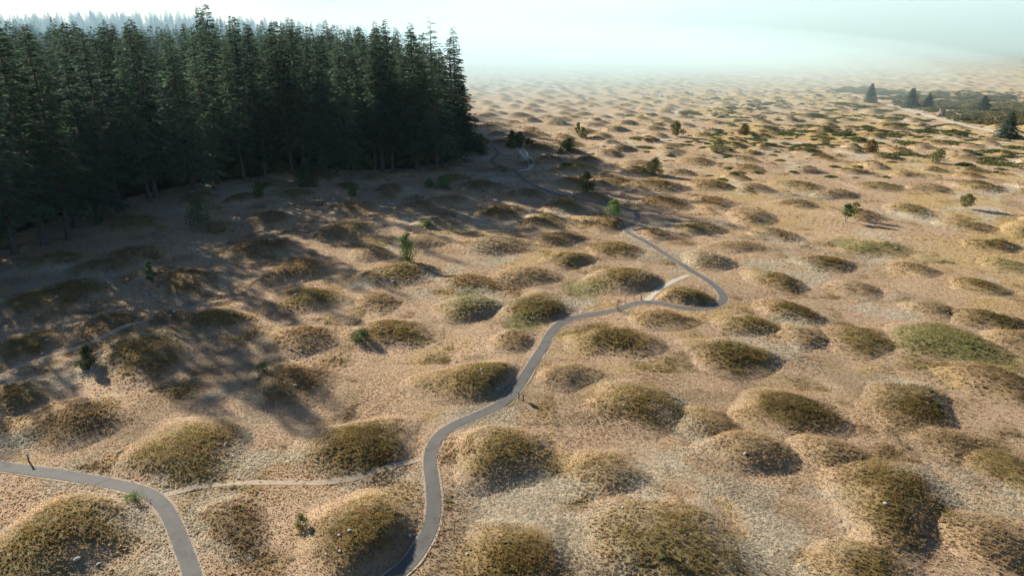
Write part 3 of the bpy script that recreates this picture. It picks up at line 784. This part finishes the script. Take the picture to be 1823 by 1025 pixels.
# the wood behind the edge
cnt = 0; far_pts = []
cand = []
for _ in range(20000):
    y = random.uniform(62, 620); x = random.uniform(-0.86 * y - 110, 0)
    cand.append((x, y))
xy = np.array(cand); okp = in_poly(xy[:, 0], xy[:, 1], FOREST)
FEa = np.concatenate([np.linspace(a, b, 12) for a, b in zip(FE[:-1], FE[1:])])
def edge_d(x, y): return float(np.min(np.hypot(FEa[:, 0] - x, FEa[:, 1] - y)))
pts = sorted([tuple(p) for p in xy[okp]], key=lambda p: math.hypot(*p))
grid = {}
def gfree(x, y, d):
    kx, ky = int(x // 10), int(y // 10)
    for a in (-1, 0, 1):
        for b in (-1, 0, 1):
            for (u, v) in grid.get((kx + a, ky + b), ()):
                if (u - x) ** 2 + (v - y) ** 2 < d * d: return False
    return True
for (a, b) in taken: grid.setdefault((int(a // 10), int(b // 10)), []).append((a, b))
sel = []
for (x, y) in pts:
    if gfree(x, y, (6.0 if edge_d(x, y) < 14 else 7.6) + 2.4 * random.random()):
        grid.setdefault((int(x // 10), int(y // 10)), []).append((x, y)); sel.append((x, y))
vis = [p for p in sel if abs(p[0]) < 0.80 * p[1] + 4]
rest = [p for p in sel if not abs(p[0]) < 0.80 * p[1] + 4]
for (x, y) in vis[:270]:
    dd = edge_d(x, y)
    q = x / (y * math.cos(PITCH) + HC * math.sin(PITCH)) * FPX + PW / 2
    part = "left end" if q < 150 else ("left half" if q < 330 else ("middle" if q < 520 else ("right half" if q < 680 else "right end")))
    if dd < 14: lab = f"dark green fir in the front rows at the {part} of the forest"
    elif y < 270: lab = f"dark green fir inside the {part} of the forest, only its upper crown showing"
    else: lab = f"blue-hazed fir deep behind the {part} of the forest"
    place_fir(random.randrange(8), x, y, (random.uniform(17, 33) if dd < 14 else random.uniform(26, 41)) + (2 if y > 240 else 0) + (random.random() < .10 and q < 480) * 6, lab)
for (x, y) in rest[:60]:
    pass
# one rusty dead fir among the tops
x, y, h = -128.0, 250.0, 36.0
place_fir(1, x, y, h, "rust brown dead fir among the green tops at upper left", dead=True)

# far wood: a mass of trees that cannot be told apart
def far_wood(name, pts_, hs, label):
    c = bpy.data.collections.new(name)
    for i in (0, 1, 4, 6):
        H, tm, cm, dm = FIRS[i]
        c.objects.link(bpy.data.objects.new(name, cm[0]))
    P = np.array(pts_)
    return scatter(name, P[:, 0], P[:, 1], ground_h(P[:, 0], P[:, 1]) - .2, np.asarray(hs) / 38.0, np.tile([.06, .09, .05], (len(P), 1)), c, 4, label, "forest")
fp = vis[270:] + rest
hs = [random.uniform(32, 44) if p[0] > -.78 * p[1] - 6 else random.uniform(29, 36) for p in fp]
far_wood("forest", fp, hs, "dense fir forest behind the front rows, fading into blue haze")
rp = []
while len(rp) < 1500:
    x = random.uniform(-1250, -60); y = random.uniform(620, 1250)
    if base_h(np.array(x), np.array(y)) > 6 and x < -0.20 * y + 60: rp.append((x, y))
far_wood("hill_forest", rp, [random.uniform(28, 38) for _ in rp], "hazy wooded ridge on the horizon at upper left")

# ------------------------------------------------------------------ broadleaf saplings, bushes and low shrubs
def bush(seed, H, Wd, trunk_h, nleaf, leaf, lobes=9, multi=1, narrow=False):
    """stems and limbs plus leaf-sized faces gathered in uneven lobes"""
    r = np.random.default_rng(seed); tb = MB()
    cen = []
    for i in range(lobes):
        t = (i + .5) / lobes
        z = trunk_h + (H - trunk_h) * (t * .92)
        rr = Wd / 2 * (math.sin(math.pi * min(1, .22 + .80 * t)) ** .7) * (.75 if narrow else 1)
        a = i * 2.4 + r.normal(0, .4); q = rr * r.uniform(.25, .75)
        cen.append((q * math.cos(a), q * math.sin(a), z, max(.16 * Wd, rr * r.uniform(.42, .62))))
    for s in range(multi):
        o = r.normal(0, .06 * Wd * (multi > 1), 2)
        pts = [(o[0], o[1], -.15), (o[0] * 1.5 + r.normal(0, .03 * H), o[1] * 1.5 + r.normal(0, .03 * H), trunk_h + .15 * H), (o[0] * 3, o[1] * 3, H * .8)]
        tb.tube(pts, [.018 * H + .01, .012 * H + .006, .008], 6)
    for (x, y, z, q) in cen:
        tb.tube([(0, 0, max(.05, z - .25 * H)), (x * .6, y * .6, z - .05 * H), (x, y, z)], [.008 * H + .005, .006 * H, .004], 4)
    per = nleaf // lobes; V = []; k = 0
    for (x, y, z, q) in cen:
        d = r.normal(0, 1, (per, 3)); d /= np.linalg.norm(d, axis=1)[:, None]
        c = d * (q * r.uniform(.35, 1.12, (per, 1))) * np.array([1, 1, .8]) + np.array([x, y, z]); c[:, 2] = np.maximum(c[:, 2], .04)
        u = r.normal(0, 1, (per, 3)); u /= np.linalg.norm(u, axis=1)[:, None]
        v = np.cross(u, r.normal(0, 1, (per, 3))); v /= np.linalg.norm(v, axis=1)[:, None] + 1e-9
        L = leaf * r.uniform(.6, 1.4, (per, 1))
        V.append(np.stack([c - u * L * .5, c + v * L * .33, c + u * L * .5, c - v * L * .33], 1).reshape(-1, 3))
    V = np.concatenate(V); i = np.arange(len(V) // 4) * 4
    return tb, V, np.stack([i, i + 1, i + 2, i + 3], 1)

bush_n = 0
def plant(name, bx, by, ty, wpx, mat, label, cat, group=None, trunk=.12, leaf=None, nleaf=1400, lobes=9, multi=1, narrow=False):
    """base pixel, top pixel and width in px -> a plant at its real size on the ground"""
    global bush_n; bush_n += 1
    x, y, t = g2(bx, by, 0.4); x, y = float(x), float(y)
    gz = float(ground_h(x, y)); x, y, t = g2(bx, by, gz); x, y = float(x), float(y); gz = float(ground_h(x, y))
    a1 = -(ty - PH / 2) / FPX
    dy = math.cos(PITCH) + a1 * math.sin(PITCH); dz = -math.sin(PITCH) + a1 * math.cos(PITCH)
    H = max(.5, HC + dz / dy * y - gz); Wd = 1.15 * wpx / (FPX / float(t))
    lf = leaf or min(.5, max(.14, 2.3 / (FPX / float(t))))
    tb, V, F_ = bush(100 + bush_n, H, Wd, trunk * H, int(nleaf * 1.05), lf, lobes, multi, narrow)
    e = empty(name, (x, y, gz - .03), random.uniform(0, 6))
    obj("stem" if multi > 1 else "trunk", tb.data(name + "_stem", M_bark2, True), e)
    obj("crown", mesh_data(name + "_crown", V, F_, [mat]), e)
    return tag(e, label, cat, group)

plant("young_tree", 725,466,413,36,M_green,"small leafy green tree on a sunny mound left of centre","tree",trunk=.06,nleaf=2200,lobes=12)
plant("young_tree", 1092,392,355,28,M_green,"young tree with a bare thin trunk on the mound beside the path","tree",trunk=.30,nleaf=1600,lobes=9)
plant("sapling", 271,500,462,20,M_green,"bright narrow sapling standing in the left shade","tree",trunk=.05,nleaf=1200,lobes=8,narrow=True)
plant("sapling", 627,349,323,20,M_green,"small green sapling in front of the forest","tree",trunk=.08,nleaf=1100,lobes=8)
plant("bush", 1044,341,306,34,M_darkleaf,"dark cone-shaped bush on a shaded mound above the path","bush",trunk=.05,nleaf=1800,lobes=11,multi=3)
plant("bush", 1164,312,281,30,M_olive,"olive green airy bush with a long shadow, mid field","bush",trunk=.05,nleaf=1700,lobes=10,multi=4)
plant("young_tree", 1203,243,216,26,M_olive,"round olive green tree in the upper middle field","tree",trunk=.15,nleaf=1500)
plant("bush", 1279,266,246,28,M_olive,"round olive bush right of the round tree","bush",trunk=.05,nleaf=1300,multi=3)
plant("bush", 1324,240,221,20,M_rust,"brownish round bush beside dark low shrubs, upper middle","bush",trunk=.08,nleaf=1100,multi=3)
plant("bush", 1012,271,246,26,M_darkleaf,"dark ball-shaped bush at the edge of the forest shadow","bush",trunk=.08,nleaf=1500,multi=3)
plant("bush", 997,273,264,14,M_olive,"little pale olive bush beside the dark ball-shaped bush","bush",trunk=.05,nleaf=600,multi=3)
plant("young_tree", 912,262,231,22,M_darkleaf,"dark young tree, left one of the clump by the stairway","tree",trunk=.06,nleaf=1400)
plant("young_tree", 925,262,233,20,M_green,"lighter green young tree, middle one of the clump by the stairway","tree",trunk=.06,nleaf=1400)
plant("bush", 916,264,248,16,M_green,"light green bush at the foot of the tree clump","bush",trunk=.05,nleaf=700,multi=3)
plant("bush", 941,259,247,18,M_darkleaf,"low dark bush, right one of the clump by the stairway","bush",trunk=.05,nleaf=900,multi=3)
plant("sapling", 1029,243,217,14,M_olive,"thin pale green sapling in the upper field, the taller of two","tree",trunk=.1,nleaf=800,narrow=True)
plant("sapling", 1037,246,226,16,M_olive,"wispy pale green sapling, the shorter of two","tree",trunk=.1,nleaf=700)
plant("bush", 828,270,220,56,M_darkleaf,"large leafy bush at the right foot of the forest","bush",trunk=.04,nleaf=3200,lobes=14,multi=4)
plant("bush", 856,266,238,34,M_darkleaf,"dark bush just right of the large one at the forest foot","bush",trunk=.04,nleaf=1700,lobes=10,multi=3)
plant("bush", 790,336,313,36,M_green,"green bush in the shade in front of the forest corner","bush",trunk=.05,nleaf=1500,multi=4)
plant("bush", 764,333,318,18,M_green,"small green bush left of the shaded green bush","bush",trunk=.05,nleaf=700,multi=3)
plant("bush", 545,332,298,44,M_darkleaf,"wide dim bush at the forest foot, left of the small sapling","bush",trunk=.04,nleaf=2200,lobes=12,multi=4)
plant("sapling", 462,350,318,24,M_darkleaf,"dim leafy sapling in the shade before the forest","tree",trunk=.1,nleaf=1300)
plant("bush", 355,398,350,40,M_darkleaf,"dim tall bush on the shaded slope at left","bush",trunk=.05,nleaf=2000,lobes=11,multi=3)
plant("bush", 158,652,612,34,M_darkleaf,"black green bush on the faint trail at far left","bush",trunk=.03,nleaf=2400,lobes=10,multi=4,leaf=.16)
plant("young_tree", 1505,396,362,20,M_green,"small tree with twin thin stems in the right field","tree",trunk=.4,nleaf=1100,multi=2)
plant("sapling", 1520,388,358,20,M_olive,"wispy pale tree just behind the twin-stemmed one","tree",trunk=.3,nleaf=600)
plant("young_tree", 1721,372,345,24,M_olive,"lone round-headed small tree at the right with a dark shadow","tree",trunk=.28,nleaf=1300)
plant("bush", 1549,271,248,24,M_rust,"dry brown ball bush casting a black shadow, right field","bush",trunk=.06,nleaf=1300,multi=3)
plant("bush", 1668,290,264,30,M_olive,"wispy olive bush among low shrubs at right","bush",trunk=.06,nleaf=1000,multi=4)
plant("bush", 645,606,588,38,M_darkleaf,"dense dark green shrub on the left end of a bushy mound","bush",trunk=.02,nleaf=1800,multi=4,leaf=.13)
plant("bush", 1100,553,530,16,M_olive,"small wispy plant leaning over the path","bush",trunk=.02,nleaf=260,multi=3,leaf=.12)
plant("bush", 536,938,915,30,M_olive,"yellow green plant on the left flank of the dark shrubby mound","bush",trunk=.02,nleaf=900,multi=3,leaf=.11)
plant("bush", 1178,985,965,22,M_olive,"small yellow green plant on the biggest olive mound","bush",trunk=.02,nleaf=700,multi=3,leaf=.10)
plant("bush", 242,890,876,34,M_green,"low green weed at the edge of the left path","bush",trunk=.02,nleaf=500,multi=3,leaf=.10)
plant("bush", 470,662,645,34,M_darkleaf,"dark low shrub on the left side of a brown mound","bush",trunk=.02,nleaf=900,multi=3,leaf=.12)
plant("bush", 760,404,394,22,M_green,"small green shrub on a straw mound left of centre","bush",trunk=.02,nleaf=600,multi=3)
plant("bush", 932,113,97,14,M_darkleaf,"lone ghostly tree in the fog at the horizon","tree",trunk=.1,nleaf=700)

# conifers of the shrub thicket
for (bx, by, ty, wp, lab) in [(1548,183,146,28,"hazy blue conifer at the far end of the dirt road"),(1621,192,153,38,"broad conifer beside the dirt road, left of a pair"),
                              (1651,193,163,30,"broad conifer, right and smaller one of a pair"),(1750,199,167,36,"dark conifer standing in the middle of the thicket"),
                              (1791,246,194,46,"nearest bushy conifer beside the dirt road at right")]:
    x, y, t = g2(bx, by); x, y = float(x), float(y)
    _, _, h = top_h(bx, by, ty); wm = .86 * wp / (FPX / float(t)); h *= .92
    tb, V, T = fir(300 + bx, h, .05, wm / 2 * 1.15, pw=1.0, per=34, spray=max(.6, h * .085))
    tb = tb
    e = empty("conifer", (x, y, float(ground_h(x, y)) - .05)); obj("trunk", tb, e); obj("crown", mesh_data("conifer_crown", V, T, [M_firb]), e)
    tag(e, lab, "tree")

# low evergreen shrub patches: pixel centre, half width, half depth in px
LS = [(1140,247,18),(1152,262,14),(1305,222,9),(1340,237,16),(1350,248,18),(1280,232,10),(1225,202,18),(1360,226,10),(1395,237,26),(1432,234,16),(1450,207,22),(1500,211,24),(1440,224,18),(1478,226,16),(1510,240,20),(1410,266,9),(1425,270,9),(1438,272,9),(1456,276,8),
      (1470,246,22),(1525,251,16),(1545,226,18),(1590,210,22),(1600,222,20),(1622,254,34),(1580,280,18),(1618,274,26),(1660,278,16),(1700,236,26),(1712,256,28),(1745,250,22),(1690,222,20),(1790,293,30),(1775,270,26),(1810,262,20),(1570,240,18),(1645,232,24),
      (1465,276,12),(1535,190,20),(1500,186,18),(1480,196,18),(1570,196,20),(1720,270,18),(1760,282,18),(1440,258,14),(1250,262,8),(1010,300,12),(1120,205,10),(1190,214,10),(1720,292,20),(1560,262,10)]
def shrub_mesh(seed):
    r = np.random.default_rng(seed); n = 520
    a = r.uniform(0, 6.283, n); q = np.sqrt(r.uniform(0, 1, n)); wob = 1 + .25 * np.sin(2 * a + seed) + .18 * np.sin(3 * a + 2 * seed) + .1 * np.sin(5 * a)
    x = q * wob * np.cos(a); y = q * wob * np.sin(a)
    hh = .36 * (1 - q ** 2 * .8) * (.6 + .6 * fbm(x * 6, y * 6, 2.5, seed, 2))
    z = hh * r.uniform(.25, 1.05, n)
    c = np.stack([x, y, z], 1); u = r.normal(0, 1, (n, 3)); u /= np.linalg.norm(u, axis=1)[:, None]; v = np.cross(u, r.normal(0, 1, (n, 3))); v /= np.linalg.norm(v, axis=1)[:, None]
    L = .15 * r.uniform(.6, 1.4, (n, 1))
    V = np.stack([c - u * L * .6, c + v * L * .4, c + u * L * .6, c - v * L * .4], 1).reshape(-1, 3); i = np.arange(n) * 4
    return V, np.stack([i, i + 1, i + 2, i + 3], 1)
SH = [mesh_data("low_shrub", *shrub_mesh(s), [M_juniper]) for s in range(6)]
SHB = [mesh_data("broom_shrub", *shrub_mesh(s), [M_broom]) for s in range(6, 10)]
for i, (px, py, hw) in enumerate(LS):
    x, y, t = g2(px, py, .4); x, y = float(x), float(y); wm = hw / (FPX / float(t))
    o = obj("low_shrub", SH[i % 6], loc=(x, y, float(ground_h(x, y)) - .05), rz=random.uniform(0, 6))
    o.scale = (wm * 1.05, wm * random.uniform(.8, 1.2), min(2.6, max(1.3, wm * .75)))
    side = "beyond the middle of the field" if px < 1400 else ("near the dirt road" if py < 232 else "on the right hand slope")
    size = "small" if hw < 12 else ("mid-sized" if hw < 19 else "broad")
    tag(o, f"{size} low spreading dark green evergreen shrub {side}", "shrub", f"{size} low evergreen shrubs {side}")

# broom thicket: a closed mass of shrubs
TH = [g2(p[0], p[1])[:2] for p in ((1478,161),(1540,158),(1600,164),(1660,166),(1740,171),(1823,176),(1960,186),(1990,262),(1880,246),(1800,233),(1740,221),(1690,209),(1640,197),(1600,187),(1565,176),(1520,172))]
TH = [(float(a), float(b)) for a, b in TH]
tx = np.array(TH); n = 16000
X = rng.uniform(tx[:, 0].min(), tx[:, 0].max(), n); Y = rng.uniform(tx[:, 1].min(), tx[:, 1].max(), n)
ok = in_poly(X, Y, TH) & (fbm(X, Y, 16, 5, 2) > .47) & (rng.uniform(0, 1, n) < .5)
X, Y = X[ok], Y[ok]
pd = np.min(np.hypot(X[:, None] - TR_D[None, ::3, 0], Y[:, None] - TR_D[None, ::3, 1]), axis=1) if len(X) else X
ok = pd > 3.2; X, Y = X[ok], Y[ok]
c = bpy.data.collections.new("broom_thicket")
for me in SHB: c.objects.link(bpy.data.objects.new("broom_shrub", me))
scatter("shrub_thicket", X, Y, ground_h(X, Y), 1.2 + 3.2 * rng.uniform(0, 1, len(X)) ** 2, np.tile([.1, .1, .05], (len(X), 1)), c, 4, "closed thicket of dark olive shrubs at upper right", "shrubs")
# strip of shrubs on the near side of the road and loose small ones over the right-hand field
n = 20000
X = rng.uniform(30, 420, n); Y = rng.uniform(185, 520, n)
dens = sstep(.52, .66, fbm(X, Y, 34, 8, 3)) * sstep(.10, .45, X / Y) + .12 * sstep(.1, .3, X / Y) + .5 * sstep(.52, .68, X / Y) * sstep(280, 340, Y)
ok = (rng.uniform(0, 1, n) < dens * .55) & (np.abs(X) < .85 * Y)
X, Y = X[ok], Y[ok]
pd = np.min(np.hypot(X[:, None] - TR_D[None, ::3, 0], Y[:, None] - TR_D[None, ::3, 1]), axis=1)
ok = pd > 3.5; X, Y = X[ok], Y[ok]
c = bpy.data.collections.new("field_shrubs")
for me in SH[:3] + SHB[:1]: c.objects.link(bpy.data.objects.new("small_shrub", me))
scatter("field_shrubs", X, Y, ground_h(X, Y) - .03, rng.uniform(.5, 1.5, len(X)) ** 1.4, np.tile([.1, .1, .05], (len(X), 1)), c, 4, "scattered knee-high green shrubs over the far right field", "shrubs")

# understory along the forest edge, lit where the sun reaches through
X, Y = [], []
for _ in range(6000):
    y = random.uniform(110, 330); x = random.uniform(-.8 * y - 10, 0); X.append(x); Y.append(y)
X = np.array(X); Y = np.array(Y); ok = in_poly(X, Y, FOREST) & (fbm(X, Y, 18, 15, 2) > .43); X, Y = X[ok], Y[ok]
c = bpy.data.collections.new("understory")
for s in (701, 702, 703):
    tb, V, F_ = bush(s, 2.4, 2.6, .1, 420, .30, 8, 3)
    c.objects.link(bpy.data.objects.new("understory", mesh_data("understory", V, F_, [M_olive if s != 702 else M_darkleaf])))
scatter("undergrowth", X, Y, ground_h(X, Y) - .05, rng.uniform(.5, 1.4, len(X)), np.tile([.1, .1, .05], (len(X), 1)), c, 3, "yellow green undergrowth between the forest trunks", "shrubs")

# ------------------------------------------------------------------ rocks
def rock(seed):
    import bmesh
    bm = bmesh.new(); bmesh.ops.create_icosphere(bm, subdivisions=2, radius=.5)
    r = random.Random(seed); ax = [Vector((r.gauss(0,1), r.gauss(0,1), r.gauss(0,1))).normalized() for _ in range(6)]
    for v in bm.verts:
        d = v.co.normalized(); k = 1.0
        for a in ax: k -= .16 * max(0, d.dot(a) - .35)
        v.co = d * (.5 * k * (1 + .06 * r.uniform(-1, 1))); v.co.x *= 1.25; v.co.z *= .62
    me = bpy.data.meshes.new("rock"); bm.to_mesh(me); bm.free(); me.materials.append(M_rock); return me
RK = [rock(s) for s in range(4)]
ROCKS = [(120,571,11),(190,568,8),(259,521,10),(275,526,10),(287,528,8),(216,551,7),(311,563,9),(305,569,7),(102,533,8),(210,626,9),(25,683,11),(10,686,10),(155,550,7),(288,599,7),(315,612,7),(84,612,9),(75,628,8),
         (212,802,10),(402,794,6),(12,945,7),(139,1001,14),(175,1002,9),(518,624,7),(536,626,7),(527,692,8),(679,491,8),(700,502,8),(528,530,9),(625,966,10),(606,971,8),(729,951,10),(582,998,8),(607,997,8),
         (570,657,6),(885,693,8),(1108,914,8),(1572,917,10),(1325,820,10),(880,262,6),(892,271,7),(885,303,5),(175,707,8),(812,640,6),(802,405,5),(1060,322,4),(650,430,5),(1175,1010,8),(832,985,8),(857,672,7),(1110,733,6)]
for i, (px, py, wp) in enumerate(ROCKS):
    x, y, t = g2(px, py, .3); x, y = float(x), float(y); s = wp / (FPX / float(t)) * .75
    o = obj("rock", RK[i % 4], loc=(x, y, float(ground_h(x, y)) + .08 * s + .03), rz=random.uniform(0, 6)); o.scale = (s, s, s)
    where = "in the shade of the forest" if px < 420 and py < 780 else ("on the left half of the field" if px < 911 else "on the right half of the field")
    where += ", near the lower edge" if py > 900 else (", below the middle" if py > 560 else ", above the middle")
    tag(o, f"small pale rock lying {where}", "rock", f"pale rocks {where}")

# ------------------------------------------------------------------ stairway with hand rails on the shaded mound
x0, y0, _ = g2(946, 298.5); x1, y1, _ = g2(912, 277)
a = Vector((float(x0), float(y0), 0)); b = Vector((float(x1), float(y1), 0)); d = (b - a); Ls = min(d.length, 14.0); d.normalize(); sd = Vector((-d.y, d.x, 0))
za = float(ground_h(a.x, a.y)) + .05; rise = 2.2; nst = 13
st = empty("stairway", (a.x, a.y, za))
for i in range(nst):
    c = d * (Ls * (i + .5) / nst); zz = rise * (i + 1) / nst
    mb = MB(); rot = Matrix(((sd.x, d.x, 0), (sd.y, d.y, 0), (0, 0, 1)))
    mb.box((c.x, c.y, zz / 2 - .15), (1.5, Ls / nst * .985, zz + .3), rot); obj("step", mb.data("step", M_conc), st)
for s_ in (-1, 1):
    off = sd * (s_ * .82)
    rl = MB().bar((off.x, off.y, 1.05), (off.x + d.x * Ls, off.y + d.y * Ls, rise + 1.05), .13, .10)
    obj("handrail", rl.data("handrail", M_wood), st)
    obj("lower_rail", MB().bar((off.x, off.y, .6), (off.x + d.x * Ls, off.y + d.y * Ls, rise + .6), .05, .10).data("lower_rail", M_wood), st)
    for i in range(6):
        q = Ls * i / 5; p = off + d * q; z1 = rise * i / 5
        obj("post", MB().box((p.x, p.y, z1 + .28), (.11, .11, 1.5)).data("post", M_wood), st)
tag(st, "pale stairway with wooden hand rails climbing a shaded mound near the forest", "stairway")

# ------------------------------------------------------------------ signs
x, y, _ = g2(927, 712); x, y = float(x), float(y); z = float(ground_h(x, y))
e = empty("information_panel", (x, y, z), R(-38))
rt = Matrix.Rotation(R(-35), 3, 'X')
obj("panel", MB().box((0, 0, .78), (.92, .62, .03), rt).data("panel", M_panel), e)
fr = MB()
for sx in (-1, 1): fr.box((sx * .46, 0, .78), (.04, .66, .05), rt)
for sy in (-1, 1):
    c = rt @ Vector((0, sy * .31, 0)); fr.box((0, c.y, .78 + c.z), (.88, .04, .05), rt)
obj("frame", fr.data("frame", M_dmetal), e)
for sx in (-1, 1): obj("post", MB().box((sx * .3, .05, .33), (.07, .07, .86)).data("post", M_dmetal), e)
tag(e, "low slanted information panel on two dark posts beside the path", "sign")
for (px, py, lab) in [(52, 822, "short dark marker post with white slanted top beside the left path"), (1141, 536, "tiny marker post where the gravel shortcut leaves the path")]:
    x, y, _ = g2(px, py); x, y = float(x), float(y)
    e = empty("marker_post", (x, y, float(ground_h(x, y))), R(30))
    obj("post", MB().box((0, 0, .25), (.12, .12, .80)).data("post", M_dmetal), e)
    obj("plate", MB().box((0, 0, .70), (.24, .26, .03), Matrix.Rotation(R(30), 3, 'X')).data("plate", M_white), e)
    tag(e, lab, "marker post")

# ------------------------------------------------------------------ tree stump in the thicket
x, y, t = g2(1676, 207); x, y = float(x), float(y)
e = empty("tree_stump", (x, y, float(ground_h(x, y)) - .1))
n_ = 18; rows = 7; V = []; rs = random.Random(4)
tops = [rs.uniform(3.4, 5.4) if j % 5 else rs.uniform(2.2, 3.2) for j in range(n_)]
for i in range(rows):
    f = i / (rows - 1)
    for j in range(n_):
        an = 2 * math.pi * j / n_; rr_ = (2.0 - .75 * min(1, f * 1.6) + .25 * math.sin(3 * an) * (1 - f) + (.9 * (1 - f) ** 2 if j in (4, 5, 10, 15) else 0))
        V.append((rr_ * math.cos(an), rr_ * math.sin(an), tops[j] * f))
for j in range(n_):
    an = 2 * math.pi * j / n_; V.append((.8 * math.cos(an), .8 * math.sin(an), tops[j] * .97))
for j in range(n_):
    an = 2 * math.pi * j / n_; V.append((.7 * math.cos(an), .7 * math.sin(an), 1.2))
Fq = [[i * n_ + j, i * n_ + (j + 1) % n_, (i + 1) * n_ + (j + 1) % n_, (i + 1) * n_ + j] for i in range(rows + 1) for j in range(n_)]
obj("shell", mesh_data("stump_shell", V, Fq, [M_stump], False), e)
obj("root", MB().tube([(-1.2, -.3, .9), (-2.4, -.9, .35), (-3.6, -1.4, -.1)], [.55, .38, .15], 8).data("root", M_stump, True), e)
tag(e, "weathered hollow tree stump beside the dirt road at upper right", "tree stump")

# ------------------------------------------------------------------ air: thin haze and the fog bank over the far prairie
def volume(name, density, aniso, color):
    m, n, l, out = newmat(name)
    v = n.new("ShaderNodeVolumePrincipled"); v.inputs["Color"].default_value = (*color, 1); v.inputs["Density"].default_value = density; v.inputs["Anisotropy"].default_value = aniso
    l.new(v.outputs[0], out.inputs["Volume"]); return m
mb = MB().box((0, 800, 40), (9200, 9200, 96))
hz = obj("haze", mb.data("haze", volume("thin_haze", 0.000028, 0.2, (0.60, 0.84, 1.0)))); tag(hz, kind="stuff")
def blob(c, r, dens, nm, tone=(0.74, 0.94, 0.98)):
    import bmesh
    bm = bmesh.new(); bmesh.ops.create_icosphere(bm, subdivisions=5, radius=1.0)
    for v in bm.verts:
        v.co.x *= r[0]; v.co.y *= r[1]; v.co.z *= r[2]
    me = bpy.data.meshes.new(nm); bm.to_mesh(me); bm.free(); me.materials.append(volume(nm, dens, 0.12, tone))
    o = obj(nm, me, loc=c); tag(o, kind="stuff"); return o
for k in range(4):      # nested, so the bank thins out towards its edges
    q = 1 - .14 * k
    blob((1050, 2250, 0), (1600 * q + 100, 1620 * q, 300 * q), 0.0005, "fog")
for k in range(5):
    q = 1.1 - .13 * k
    blob((20, 980, 0), (470 * q, 650 * q, 52 * q), 0.00085, "fog")
for k in range(3):
    q = 1 - .18 * k
    blob((-400, 810, 0), (600 * q, 640 * q, 110 * q), 0.00028, "fog", (0.55, 0.82, 1.0))
